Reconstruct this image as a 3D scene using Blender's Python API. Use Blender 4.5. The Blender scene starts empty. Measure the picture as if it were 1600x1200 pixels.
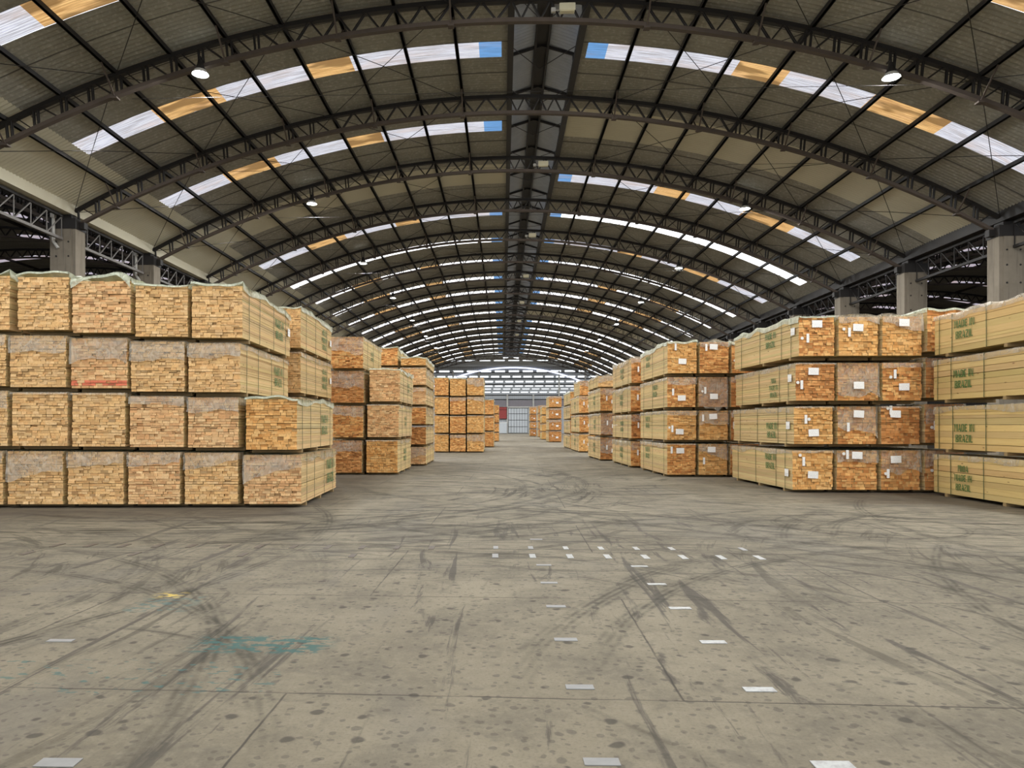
import bpy, math, random
from mathutils import Vector, Matrix, noise
random.seed(7)
R = math.radians
sc = bpy.context.scene
COL = sc.collection

# ------------------------------------------------------------------ camera, sky, daylight, exposure
cam_d = bpy.data.cameras.new('camera')
cam = bpy.data.objects.new('camera', cam_d)
COL.objects.link(cam)
cam.location = (0, 0, 1.5)
cam.rotation_euler = (R(90), 0, R(2.2))
cam_d.sensor_fit = 'HORIZONTAL'
cam_d.sensor_width = 36
cam_d.lens = 24.975
cam_d.shift_x = 0.0354
cam_d.shift_y = 0.04125
cam_d.clip_end = 500
sc.camera = cam

vs = sc.view_settings
vs.view_transform = 'Standard'
vs.look = 'None'
vs.exposure = 0.16
vs.gamma = 1.0
vs.use_curve_mapping = False
sc.cycles.use_denoising = True
sc.cycles.max_bounces = 8
sc.cycles.diffuse_bounces = 4
sc.cycles.use_adaptive_sampling = True
sc.cycles.adaptive_threshold = 0.03
sc.cycles.glossy_bounces = 3
sc.cycles.transparent_max_bounces = 16
sc.cycles.sample_clamp_indirect = 8.0
sc.cycles.use_light_tree = True

world = bpy.data.worlds.new('sky')
sc.world = world
world.use_nodes = True
wb = world.node_tree.nodes['Background']
wb.inputs[0].default_value = (0.93, 0.96, 1.0, 1)
wb.inputs[1].default_value = 1.5

SKY_W = 430.0      # each unseen area light added under the roof for skylight daylight
LAMP_W = 330.0     # each high bay lamp

# the hall, metres: x across, y down the aisle
XC, HALF = 0.85, 17.7
TILT = .018
XL, XR = XC - HALF, XC + HALF
RB, ZB = 36.3, 13.35            # lower chord of the arch
T0, DS = 20.8, 6.1
NMIN, NMAX = -6, 17
YEND = T0 + DS * NMAX
MX0, MX1 = 0.25, 2.5            # ridge monitor
YW = 148.0                      # far wall

def arc(x, off=0.0):
    d = x - XC          # the left eave stands a little higher than the right one
    return ZB - (RB - math.sqrt(RB * RB - d * d)) + off - TILT * d

def add_daylight(xa, xb, y, w, power):
    xm = (xa + xb) / 2
    za, zb = arc(xa, .70), arc(xb, .70)
    L = math.hypot(xb - xa, zb - za)
    ld = bpy.data.lights.new('added_daylight', 'AREA')
    ld.shape = 'RECTANGLE'
    ld.size, ld.size_y = L, w
    ld.energy = power
    ld.color = (1.0, 0.965, 0.90)
    o = bpy.data.objects.new('added_daylight', ld)
    o.location = (xm, y, (za + zb) / 2 - .02)
    o.rotation_euler = (0, -math.atan2(zb - za, xb - xa), 0)
    COL.objects.link(o)

for b in range(NMIN, NMAX):  # added lights in every bay, also where no skylight strip stands
    ym = T0 + DS * (b + .5)
    add_daylight(-14.5, -.1, ym, 1.0, SKY_W)
    add_daylight(2.8, 17.4, ym, 1.0, SKY_W)

for xx in (-20, -7, 6, 19):       # unseen area lights added under the skylight row of the end hall
    ld = bpy.data.lights.new('added_daylight', 'AREA'); ld.shape = 'RECTANGLE'; ld.size, ld.size_y = 11, 2.4
    ld.energy = 1700; ld.color = (.95, .98, 1.0)
    o = bpy.data.objects.new('added_daylight', ld); o.location = (xx, 133.6, 13.75); COL.objects.link(o)

# ------------------------------------------------------------------ helpers
class MB:
    def __init__(s):
        s.v, s.f, s.m = [], [], []
    def quad(s, a, b, c, d, m=0):
        i = len(s.v); s.v += [a, b, c, d]; s.f.append((i, i+1, i+2, i+3)); s.m.append(m)
    def poly(s, pts, m=0):
        i = len(s.v); s.v += list(pts); s.f.append(tuple(range(i, i+len(pts)))); s.m.append(m)
    def box(s, x0, x1, y0, y1, z0, z1, m=0):
        i = len(s.v)
        s.v += [(x0,y0,z0),(x1,y0,z0),(x1,y1,z0),(x0,y1,z0),(x0,y0,z1),(x1,y0,z1),(x1,y1,z1),(x0,y1,z1)]
        for q in ((0,3,2,1),(4,5,6,7),(0,1,5,4),(1,2,6,5),(2,3,7,6),(3,0,4,7)):
            s.f.append(tuple(i+k for k in q)); s.m.append(m)
    def bar(s, a, b, w, h, m=0, up=(0,0,1)):
        a, b = Vector(a), Vector(b); d = (b-a).normalized(); u = Vector(up)
        if abs(d.dot(u)) > .98: u = Vector((0,1,0))
        r = d.cross(u).normalized(); u = r.cross(d)
        i = len(s.v)
        for p in (a, b):
            for sx, sy in ((-1,-1),(1,-1),(1,1),(-1,1)):
                s.v.append(tuple(p + r*(sx*w/2) + u*(sy*h/2)))
        for q in ((0,1,2,3),(7,6,5,4),(0,4,5,1),(1,5,6,2),(2,6,7,3),(3,7,4,0)):
            s.f.append(tuple(i+k for k in q)); s.m.append(m)
    def tube(s, a, b, r0, r1=None, n=12, m=0, caps=True):
        r1 = r0 if r1 is None else r1
        a, b = Vector(a), Vector(b); d = (b-a).normalized()
        u = Vector((0,0,1)) if abs(d.z) < .9 else Vector((1,0,0))
        p = d.cross(u).normalized(); q = p.cross(d)
        i = len(s.v)
        for c, r in ((a, r0), (b, r1)):
            for k in range(n):
                t = 2*math.pi*k/n
                s.v.append(tuple(c + p*(r*math.cos(t)) + q*(r*math.sin(t))))
        for k in range(n):
            k2 = (k+1) % n
            s.f.append((i+k, i+k2, i+n+k2, i+n+k)); s.m.append(m)
        if caps:
            s.f.append(tuple(i+k for k in reversed(range(n)))); s.m.append(m)
            s.f.append(tuple(i+n+k for k in range(n))); s.m.append(m)
    def mesh(s, name, mats, smooth=False):
        me = bpy.data.meshes.new(name)
        me.from_pydata(s.v, [], s.f)
        for mt in (mats if isinstance(mats, (list, tuple)) else [mats]): me.materials.append(mt)
        if any(s.m): me.polygons.foreach_set('material_index', s.m)
        if smooth: me.polygons.foreach_set('use_smooth', [True]*len(s.f))
        me.update()
        return me
    def build(s, name, mats, parent=None, smooth=False):
        return link(name, s.mesh(name, mats, smooth), parent)

def link(name, data, parent=None):
    o = bpy.data.objects.new(name, data); COL.objects.link(o)
    if parent: o.parent = parent
    return o

def empty(name, loc=(0,0,0), rz=0.0):
    o = bpy.data.objects.new(name, None); COL.objects.link(o)
    o.location = loc; o.rotation_euler = (0,0,rz); o.empty_display_size = .2
    return o

def tag(o, label=None, cat=None, group=None, kind=None):
    if label: o['label'] = label
    if cat: o['category'] = cat
    if group: o['group'] = group
    if kind: o['kind'] = kind
    return o

def copy_tree(o, parent=None):
    c = o.copy(); COL.objects.link(c)
    if parent: c.parent = parent
    for ch in list(o.children): copy_tree(ch, c)
    return c

# ------------------------------------------------------------------ materials
def mat(name):
    m = bpy.data.materials.new(name); m.use_nodes = True
    nt = m.node_tree
    return m, nt, nt.nodes['Principled BSDF']

class NB:
    """small node builder"""
    def __init__(s, nt): s.nt = nt
    def n(s, t, **kw):
        x = s.nt.nodes.new(t)
        for k, v in kw.items(): setattr(x, k, v)
        return x
    def l(s, a, b): s.nt.links.new(a, b)
    def put(s, sock, v):
        if hasattr(v, 'is_linked') or isinstance(v, bpy.types.NodeSocket): s.l(v, sock)
        else: sock.default_value = v
    def math(s, op, a, b=0.0, c=0.0, clamp=False):
        x = s.n('ShaderNodeMath', operation=op); x.use_clamp = clamp
        s.put(x.inputs[0], a); s.put(x.inputs[1], b); s.put(x.inputs[2], c)
        return x.outputs[0]
    def mix(s, f, a, b, blend='MIX'):
        x = s.n('ShaderNodeMix', data_type='RGBA', blend_type=blend)
        s.put(x.inputs[0], f); s.put(x.inputs[6], a); s.put(x.inputs[7], b)
        return x.outputs[2]
    def mapping(s, vec, scale=(1,1,1), loc=(0,0,0), rot=(0,0,0)):
        x = s.n('ShaderNodeMapping')
        x.inputs['Scale'].default_value = scale; x.inputs['Location'].default_value = loc; x.inputs['Rotation'].default_value = rot
        s.l(vec, x.inputs['Vector']); return x.outputs[0]
    def noise(s, vec, scale=1.0, detail=3.0, rough=.55, dist=0.0):
        x = s.n('ShaderNodeTexNoise')
        x.inputs['Scale'].default_value = scale; x.inputs['Detail'].default_value = detail
        x.inputs['Roughness'].default_value = rough; x.inputs['Distortion'].default_value = dist
        if vec is not None: s.l(vec, x.inputs['Vector'])
        return x.outputs['Fac']
    def ramp(s, f, a, b, lo=0.0, hi=1.0):
        x = s.n('ShaderNodeMapRange'); x.interpolation_type = 'SMOOTHSTEP'
        s.put(x.inputs[0], f); x.inputs[1].default_value = a; x.inputs[2].default_value = b
        x.inputs[3].default_value = lo; x.inputs[4].default_value = hi
        return x.outputs[0]
    def bump(s, h, strength=.3, dist=.01):
        x = s.n('ShaderNodeBump'); x.inputs['Strength'].default_value = strength; x.inputs['Distance'].default_value = dist
        s.l(h, x.inputs['Height']); return x.outputs[0]

def c3(*a): return (a[0], a[1], a[2], 1.0)

def flat(name, col, rough=.6, metal=0.0, var=.25, scale=3.0):
    m, nt, p = mat(name); b = NB(nt)
    tc = b.n('ShaderNodeTexCoord')
    f = b.noise(tc.outputs['Object'], scale, 4)
    d = tuple(x*(1-var) for x in col); u = tuple(min(1, x*(1+var)) for x in col)
    b.l(b.mix(f, c3(*d), c3(*u)), p.inputs['Base Color'])
    p.inputs['Roughness'].default_value = rough; p.inputs['Metallic'].default_value = metal
    p.inputs['Specular IOR Level'].default_value = .3
    return m

STEEL = flat('dark_painted_steel', (.016, .014, .013), .6)
STEEL_LIT = flat('lit_brown_steel', (.075, .058, .047), .65)  # truss steel lightened: light caught by the lower members put into its colour
PURLIN = flat('purlin_steel', (.020, .018, .017), .6)
GIRDER = flat('grey_girder_steel', (.16, .15, .14), .55)
GALV = flat('galvanised_steel', (.42, .41, .38), .45)
CREAM = flat('cream_sheet', (.50, .47, .36), .6, var=.1, scale=.8)
CREAMB = flat('cream_enamel', (.62, .58, .42), .5, var=.08)
WHITEP = flat('white_paint', (.75, .75, .72), .5, var=.06)
REDP = flat('dull_red_paint', (.28, .05, .045), .6, var=.15)
GREYP = flat('pale_grey_enamel', (.50, .53, .55), .5, var=.06)
STRAP = flat('dark_green_strap', (.050, .085, .035), .5, var=.1)
BEARER = flat('bearer_wood', (.30, .21, .10), .8, scale=12)
DARKWALL = flat('dark_sheet_wall', (.06, .057, .052), .7)

def make_lumber():
    m, nt, p = mat('sawn_pine'); b = NB(nt)
    tc = b.n('ShaderNodeTexCoord'); oi = b.n('ShaderNodeObjectInfo')
    off = b.n('ShaderNodeVectorMath', operation='ADD'); b.l(tc.outputs['Object'], off.inputs[0])
    rnd = b.math('MULTIPLY', oi.outputs['Random'], 37.0); cx = b.n('ShaderNodeCombineXYZ')
    b.l(rnd, cx.inputs[0]); b.l(rnd, cx.inputs[1]); b.l(cx.outputs[0], off.inputs[1])
    v = off.outputs[0]
    nx = b.n('ShaderNodeSeparateXYZ')
    tr = b.n('ShaderNodeVectorTransform', vector_type='NORMAL', convert_from='WORLD', convert_to='OBJECT')
    g = b.n('ShaderNodeNewGeometry'); b.l(g.outputs['True Normal'], tr.inputs[0]); b.l(tr.outputs[0], nx.inputs[0])
    isend = b.math('GREATER_THAN', b.math('ABSOLUTE', nx.outputs[1]), .6)
    ae = b.n('ShaderNodeAttribute', attribute_name='end_tone'); asd = b.n('ShaderNodeAttribute', attribute_name='side_tone')
    # end grain: mottled
    e1 = b.noise(b.mapping(v, (1,.05,1)), 42, 3, .6)
    endc = b.mix(b.ramp(e1, .3, .75, 0, .45), ae.outputs['Color'], c3(.36,.17,.06), 'MIX')
    # long side: grain along y, knots
    s1 = b.noise(b.mapping(v, (14,.5,14)), 3, 5, .6)
    s2 = b.noise(b.mapping(v, (3,.25,9)), 2, 3, .5)
    sc_ = b.mix(b.ramp(s1, .38, .8, 0, .35), asd.outputs['Color'], c3(.40,.23,.08))
    sc_ = b.mix(b.ramp(s2, .5, .8, 0, .3), sc_, c3(.72,.56,.30))
    vo = b.n('ShaderNodeTexVoronoi'); vo.inputs['Scale'].default_value = 1.0
    b.l(b.mapping(v, (5,2.6,7)), vo.inputs['Vector'])
    sc_ = b.mix(b.ramp(vo.outputs['Distance'], .05, .12, .75, 0), sc_, c3(.16,.07,.025))
    b.l(b.mix(isend, sc_, endc), p.inputs['Base Color'])
    p.inputs['Roughness'].default_value = .75
    p.inputs['Specular IOR Level'].default_value = .25
    return m
LUMBER = make_lumber()

def make_film(nm='clear_plastic_film', col=(.60,.56,.47), FR=(.20,.40)):
    m, nt, p = mat(nm); b = NB(nt)
    tc = b.n('ShaderNodeTexCoord'); oi = b.n('ShaderNodeObjectInfo')
    off = b.n('ShaderNodeVectorMath', operation='ADD'); b.l(tc.outputs['Object'], off.inputs[0])
    rnd = b.math('MULTIPLY', oi.outputs['Random'], 53.0); cx = b.n('ShaderNodeCombineXYZ')
    b.l(rnd, cx.inputs[0]); b.l(rnd, cx.inputs[2]); b.l(cx.outputs[0], off.inputs[1])
    v = off.outputs[0]
    w = b.noise(b.mapping(v, (1.0,.8,.8), rot=(0,.5,.3)), 2.6, 3, .5, .5)
    w2 = b.noise(b.mapping(v, (1.6,1.0,.45), rot=(0,.35,0)), 6.0, 3, .55, .8)
    w3 = b.noise(b.mapping(v, (1.0,.6,.6), rot=(0,-.7,.2)), 4.0, 2, .5, .4)
    p.inputs['Base Color'].default_value = c3(*col)
    p.inputs['Roughness'].default_value = .30
    p.inputs['Specular IOR Level'].default_value = .7
    crease = b.math('ABSOLUTE', b.math('SUBTRACT', w3, .5))
    h = b.math('ADD', b.math('ADD', w2, b.math('MULTIPLY', crease, 1.6)), b.math('MULTIPLY', w, .6))
    b.l(b.bump(h, 1.0, .07), p.inputs['Normal'])
    tr = b.n('ShaderNodeBsdfTransparent'); tr.inputs[0].default_value = (.93,.92,.88,1)
    mx = b.n('ShaderNodeMixShader')
    b.l(b.math('ADD', b.ramp(w, .3, .7, *FR), b.ramp(crease, .0, .03, .14, 0)), mx.inputs[0])
    b.l(tr.outputs[0], mx.inputs[1]); b.l(p.outputs[0], mx.inputs[2])
    b.l(mx.outputs[0], nt.nodes['Material Output'].inputs[0])
    return m
FILM = make_film()
FILM_MILKY = make_film('milky_plastic_film', (.58,.63,.50), (.45,.70))

def make_paint():
    m, nt, p = mat('green_stencil_paint'); b = NB(nt)
    tc = b.n('ShaderNodeTexCoord')
    f = b.noise(tc.outputs['Object'], 26, 4, .65)
    p.inputs['Base Color'].default_value = (.022, .13, .028, 1)
    p.inputs['Roughness'].default_value = .7
    tr = b.n('ShaderNodeBsdfTransparent'); mx = b.n('ShaderNodeMixShader')
    b.l(b.ramp(f, .30, .46, .7, .98), mx.inputs[0])
    b.l(tr.outputs[0], mx.inputs[1]); b.l(p.outputs[0], mx.inputs[2])
    b.l(mx.outputs[0], nt.nodes['Material Output'].inputs[0])
    return m
PAINT = make_paint()

def make_tag():
    m, nt, p = mat('printed_paper'); b = NB(nt)
    tc = b.n('ShaderNodeTexCoord')
    br = b.noise(b.mapping(tc.outputs['Object'], (60,1,12)), 2.2, 2)
    sz = b.n('ShaderNodeSeparateXYZ'); b.l(tc.outputs['Object'], sz.inputs[0])
    ln = b.math('GREATER_THAN', b.math('SINE', b.math('MULTIPLY', sz.outputs[2], 190.0)), .35)
    k = b.math('MULTIPLY', ln, b.math('GREATER_THAN', br, .5))
    b.l(b.mix(b.math('MULTIPLY', k, .45), c3(.86,.86,.84), c3(.15,.16,.2)), p.inputs['Base Color'])
    p.inputs['Roughness'].default_value = .6
    return m
PAPER = make_tag()

def make_concrete_column():
    m, nt, p = mat('stained_concrete'); b = NB(nt)
    tc = b.n('ShaderNodeTexCoord'); v = tc.outputs['Object']
    f = b.noise(v, 2.2, 6, .65); g = b.noise(b.mapping(v, (5,5,.25)), 1.4, 4, .6)
    c = b.mix(f, c3(.135,.112,.082), c3(.23,.20,.155))
    c = b.mix(b.ramp(g, .5, .75, 0, .6), c, c3(.06,.05,.04))
    b.l(c, p.inputs['Base Color']); p.inputs['Roughness'].default_value = .85
    b.l(b.bump(f, .3, .02), p.inputs['Normal'])
    return m
CONC = make_concrete_column()

def make_roof_sheet():
    m, nt, p = mat('weathered_roof_sheet'); b = NB(nt)
    tc = b.n('ShaderNodeTexCoord'); v = tc.outputs['Object']
    f = b.noise(v, .35, 5, .6); g = b.noise(b.mapping(v, (.6,6,1)), 2.0, 5, .7); h = b.noise(v, 9, 3, .6)
    c = b.mix(f, c3(.18,.172,.142), c3(.29,.278,.235))
    c = b.mix(b.ramp(g, .42, .75, 0, .5), c, c3(.13,.115,.09))
    c = b.mix(b.ramp(h, .48, .72, 0, .5), c, c3(.42,.40,.35))
    sp = b.n('ShaderNodeSeparateXYZ'); b.l(v, sp.inputs[0])
    # side laps of the sheets
    fr = b.math('FRACT', b.math('DIVIDE', b.math('ADD', sp.outputs[1], 1.06), 2.033))
    lap = b.math('LESS_THAN', fr, .022)
    c = b.mix(b.math('MULTIPLY', lap, .8), c, c3(.03,.027,.023))
    b.l(c, p.inputs['Base Color']); p.inputs['Roughness'].default_value = .7
    return m
ROOF = make_roof_sheet()

def make_skylight(name, base, dark, strength, pat=1.0, blot=0.0):
    m, nt, p = mat(name); b = NB(nt)
    tc = b.n('ShaderNodeTexCoord'); v = tc.outputs['Object']
    f = b.noise(b.mapping(v, (.7,22,1)), 1.3, 5, .7)
    g = b.noise(b.mapping(v, (.25,1.2,1)), 1.6, 3, .6)
    c = b.mix(b.ramp(f, .38, .62, 0, .9*pat), c3(*base), c3(*dark))
    c = b.mix(b.ramp(g, .45, .75, 0, .35*pat), c, c3(.62,.40,.27))
    sk = b.n('ShaderNodeSeparateXYZ'); b.l(v, sk.inputs[0])
    rib = b.math('SINE', b.math('MULTIPLY', sk.outputs[1], 2*math.pi/.085))
    c = b.mix(b.ramp(rib, .2, .95, 0, .45*pat), c, c3(*dark))
    if blot:
        h = b.noise(b.mapping(v, (.6,1.9,1)), .9, 2, .5)
        c = b.mix(b.ramp(h, .48, .60, 0, blot), c, c3(.16,.085,.03))
    b.l(c, p.inputs['Emission Color']); p.inputs['Emission Strength'].default_value = strength
    p.inputs['Base Color'].default_value = c3(*[x*.3 for x in base]); p.inputs['Roughness'].default_value = .6
    return m
SKY_WHITE = make_skylight('dirty_white_skylight', (.78,.81,.93), (.30,.29,.31), 1.0)
SKY_RUST = make_skylight('rusty_skylight', (.86,.56,.24), (.36,.17,.05), 1.0, 1.0, .85)
SKY_BLUE = make_skylight('blue_skylight', (.16,.38,.74), (.06,.14,.30), 1.0, .8)
SKY_CLEAR = make_skylight('clean_white_skylight', (.95,.97,1.0), (.75,.76,.78), 2.2, .5)
WALL_GLASS = make_skylight('wall_translucent_sheet', (.90,.95,1.0), (.7,.75,.8), 1.8, .3)
SKY_DIM = make_skylight('side_hall_skylight', (.62,.70,.95), (.5,.32,.25), .75)

def make_far_wall():
    m, nt, p = mat('ribbed_metal_wall'); b = NB(nt)
    tc = b.n('ShaderNodeTexCoord'); v = tc.outputs['Object']
    f = b.noise(v, .4, 4, .6); sp = b.n('ShaderNodeSeparateXYZ'); b.l(v, sp.inputs[0])
    s = b.math('SINE', b.math('MULTIPLY', sp.outputs[0], 14.0))
    c = b.mix(f, c3(.30,.315,.33), c3(.42,.44,.46))
    c = b.mix(b.ramp(s, .4, 1, 0, .3), c, c3(.20,.21,.23))
    b.l(c, p.inputs['Base Color']); p.inputs['Roughness'].default_value = .5
    return m
FARWALL = make_far_wall()
BANDWALL = flat('mauve_grey_sheet', (.20,.185,.20), .6, var=.12)
DOORM = flat('pale_door_sheet', (.50,.53,.55), .5, var=.08, scale=.7)

def make_lamp_glow():
    m, nt, p = mat('lamp_lens')
    p.inputs['Emission Color'].default_value = (.88,.97,1,1); p.inputs['Emission Strength'].default_value = 40
    return m
LENS = make_lamp_glow()

def make_floor():
    m, nt, p = mat('worn_concrete_floor'); b = NB(nt)
    tc = b.n('ShaderNodeTexCoord'); v = tc.outputs['Object']
    sp = b.n('ShaderNodeSeparateXYZ'); b.l(v, sp.inputs[0]); X, Y = sp.outputs[0], sp.outputs[1]
    grit = b.noise(v, 55, 3, .7)
    big = b.noise(v, .22, 5, .6, .4); mid = b.noise(v, 1.3, 6, .65, .3); fine = b.noise(v, 14, 5, .7)
    c = b.mix(b.ramp(big, .3, .7), c3(.142,.124,.090), c3(.232,.205,.150))
    c = b.mix(b.ramp(mid, .40, .68, 0, .60), c, c3(.105,.095,.078))
    c = b.mix(b.ramp(fine, .4, .8, 0, .45), c, c3(.25,.222,.172))
    c = b.mix(b.ramp(grit, .45, .75, 0, .5), c, c3(.10,.088,.068))
    blot = b.noise(v, 4.5, 4, .6, .6)
    c = b.mix(b.ramp(blot, .54, .68, 0, .45), c, c3(.105,.094,.074))
    # old slab patches
    pat = b.noise(b.mapping(v, (1,.6,1)), .5, 2, .5, 1.5)
    c = b.mix(b.ramp(pat, .55, .66, 0, .35), c, c3(.13,.12,.105))
    # rubber streaks sweeping along and across the aisle
    rot = b.mapping(v, (.18,1.6,1), rot=(0,0,R(14)))
    st = b.noise(rot, 3.4, 6, .68, 1.3)
    zone = b.math('MULTIPLY', b.ramp(Y, 5.5, 8.5), b.ramp(Y, 26, 40, 1, .35))
    c = b.mix(b.math('MULTIPLY', b.ramp(st, .54, .62, 0, .6), zone), c, c3(.050,.045,.037))
    rot3 = b.mapping(v, (.22,2.4,1), rot=(0,0,R(-28)))
    st3 = b.noise(rot3, 2.6, 6, .66, 1.0)
    zone3 = b.math('MULTIPLY', b.ramp(Y, 6, 9), b.ramp(Y, 18, 26, 1, .2))
    c = b.mix(b.math('MULTIPLY', b.ramp(st3, .55, .62, 0, .5), zone3), c, c3(.060,.053,.043))
    rot2 = b.mapping(v, (1.5,.14,1), rot=(0,0,R(-24)))
    st2 = b.noise(rot2, 2.4, 6, .66, 1.1)
    zone2 = b.math('MULTIPLY', b.ramp(Y, 2.0, 4.0, .65, 1), b.ramp(Y, 9, 14, 1, .2))
    c = b.mix(b.math('MULTIPLY', b.ramp(st2, .56, .64, 0, .8), zone2), c, c3(.060,.054,.046))
    # bundles of fine rubber lines swept round by turning forklifts: (centre, inner and outer radius, x window, strength)
    for qx, qy, r0, r1, lo, hi, k, sd in [(-6.0,17.0,4.6,10.4,-9,3.2,.9,3.0),(8.6,17.4,4.4,9.6,-.5,11,.85,11.0),(-3.5,2.2,6.0,12.5,-6,7,.75,21.0),
                                      (1.0,27.0,5.0,13.0,-4,5,.8,31.0),(11.5,6.0,5.0,10.5,1.4,8,.6,41.0),(-9.5,5.5,4.0,8.5,-8,-1,.6,51.0),(3.0,8.2,.8,2.6,.2,6,.55,61.0)]:
        dx = b.math('SUBTRACT', X, qx); dy = b.math('SUBTRACT', Y, qy)
        d = b.math('SQRT', b.math('ADD', b.math('MULTIPLY', dx, dx), b.math('MULTIPLY', dy, dy)))
        th = b.math('ARCTAN2', dy, dx)
        pv = b.n('ShaderNodeCombineXYZ')
        b.l(b.math('MULTIPLY', d, 4.2), pv.inputs[0]); b.l(b.math('MULTIPLY', th, 2.2), pv.inputs[1]); pv.inputs[2].default_value = sd
        ln = b.ramp(b.noise(pv.outputs[0], 1.0, 5, .72, .25), .54, .61, 0, k)
        pw = b.n('ShaderNodeCombineXYZ')
        b.l(b.math('MULTIPLY', d, .9), pw.inputs[0]); b.l(b.math('MULTIPLY', th, 3.0), pw.inputs[1]); pw.inputs[2].default_value = sd+5
        ln = b.math('MULTIPLY', ln, b.ramp(b.noise(pw.outputs[0], 1.0, 2, .5), .40, .56, .12, 1))
        ring = b.math('MULTIPLY', b.ramp(d, r0, r0+.7), b.ramp(d, r1-1.2, r1, 1, 0))
        win = b.math('MULTIPLY', b.ramp(X, lo, lo+1.5), b.ramp(X, hi-1.5, hi, 1, 0))
        c = b.mix(b.math('MULTIPLY', b.math('MULTIPLY', ln, ring), win), c, c3(.044,.040,.030))
    # tyre arcs: (centre x, y, radius, width, x window lo, hi, strength)
    wob = b.math('MULTIPLY', b.math('SUBTRACT', b.noise(v, .9, 3), .5), .35)
    brk = b.ramp(b.noise(v, 3.2, 4, .7), .38, .6, .25, 1)
    arcs = [(-3.2,14.2,4.3,.09,-3.2,1.4,.8),(-3.2,14.3,5.1,.12,-2.6,1.9,.75),(-3.4,13.2,5.9,.08,-1,2.4,.6),
            (2.6,17.5,8.3,.13,-5,1.5,.65),(2.2,17.2,9.2,.10,-6,1.5,.55),(7.2,2.6,6.9,.10,.3,5,.7),
            (8.0,2.2,8.2,.12,-.2,6,.6),(-8.0,2.6,6.4,.10,-7,-1.2,.65),(-7.0,1.4,6.2,.09,-6,-.8,.55),
            (11.5,7.0,8.2,.11,3.3,6,.65),(11.2,7.2,7.2,.10,4,7,.5),(0.8,9.0,1.6,.07,-.8,2.4,.55),
            (4.6,9.6,1.9,.08,2.6,6,.6),(-1.0,6.5,9.2,.14,0,7.5,.5),(5.2,21,9.5,.14,-4,5,.6),(-6,22,8,.14,-5,3,.6),
            (-3.2,3.0,2.2,.05,-3.4,-1.0,.6),(-5.5,5.2,2.3,.06,-4.2,-2.8,.6),(-1.6,1.7,2.9,.05,0,1.4,.55),(14,3,10.5,.08,3,6,.6),
            (-9,19,10.6,.10,-3,2,.85),(-9.4,19.6,11.6,.12,-4,3,.85),(-8.6,18.2,9.2,.07,-4,1,.8),(-2,20,7.4,.08,-4,4,.8),(-1.4,19.6,8.9,.10,-5,5,.85),(3.5,20.5,9.6,.09,-1,6,.8),(9,18,8.8,.09,.5,6,.8),(10,17.5,10.2,.11,0,7,.8),(0,25,9.0,.10,-3,4,.8),(1.2,24,7.0,.08,-2.5,4,.8),(5.5,11.0,1.3,.06,3.6,7.2,.8),(-.2,11.2,1.5,.06,-2.2,1.6,.7),(-12,9,9.5,.09,-5,-2,.7),(16,9.5,10.2,.10,4,8,.7)]
    for ax, ay, r, w, lo, hi, k in arcs:
        dx = b.math('SUBTRACT', X, ax); dy = b.math('SUBTRACT', Y, ay)
        d = b.math('SQRT', b.math('ADD', b.math('MULTIPLY', dx, dx), b.math('MULTIPLY', dy, dy)))
        e = b.math('ABSOLUTE', b.math('ADD', b.math('SUBTRACT', d, r), wob))
        tread = b.math('MULTIPLY_ADD', b.math('SINE', b.math('MULTIPLY', d, 95.0)), .32, .68)
        mk = b.math('MULTIPLY', b.math('MULTIPLY', tread, b.ramp(e, w*.4, w*1.3, min(1, k*1.25), 0)), b.math('MULTIPLY', b.ramp(X, lo, lo+.9), b.ramp(X, hi-.9, hi, 1, 0)))
        c = b.mix(b.math('MULTIPLY', mk, brk), c, c3(.040,.037,.028))
    # browner, darker floor towards the stacks
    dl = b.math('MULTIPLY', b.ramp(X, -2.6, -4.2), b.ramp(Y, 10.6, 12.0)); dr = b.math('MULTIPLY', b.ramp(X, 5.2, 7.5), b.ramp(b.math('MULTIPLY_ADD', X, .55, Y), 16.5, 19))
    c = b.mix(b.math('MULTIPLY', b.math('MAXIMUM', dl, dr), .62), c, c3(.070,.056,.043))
    # oil drops
    def spots(scale, lo, hi, k, y0, y1, thr):
        vo = b.n('ShaderNodeTexVoronoi'); vo.voronoi_dimensions = '2D'; vo.inputs['Scale'].default_value = scale; vo.inputs['Randomness'].default_value = 1
        ds = b.n('ShaderNodeVectorMath', operation='ADD'); b.l(v, ds.inputs[0])
        nz = b.n('ShaderNodeTexNoise'); nz.inputs['Scale'].default_value = 9; b.l(v, nz.inputs['Vector'])
        sc2 = b.n('ShaderNodeVectorMath', operation='SCALE'); b.l(nz.outputs['Color'], sc2.inputs[0]); sc2.inputs['Scale'].default_value = .06
        b.l(sc2.outputs[0], ds.inputs[1]); b.l(ds.outputs[0], vo.inputs['Vector'])
        sel = b.n('ShaderNodeSeparateColor'); b.l(vo.outputs['Color'], sel.inputs[0])
        on = b.math('GREATER_THAN', sel.outputs[0], thr)
        rad = b.math('MULTIPLY_ADD', sel.outputs[1], hi-lo, lo)
        f = b.ramp(b.math('SUBTRACT', vo.outputs['Distance'], rad), -.03, .03, k, 0)
        return b.math('MULTIPLY', b.math('MULTIPLY', f, on), b.ramp(Y, y0, y1, 1, 0))
    c = b.mix(spots(3.2, .03, .12, .75, 6.5, 10, .40), c, c3(.048,.044,.037))
    c = b.mix(spots(14.0, .10, .28, .45, 6.5, 10.5, .55), c, c3(.065,.059,.048))
    c = b.mix(spots(6.5, .05, .17, .52, 6.5, 10.5, .35), c, c3(.065,.060,.050))
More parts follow.
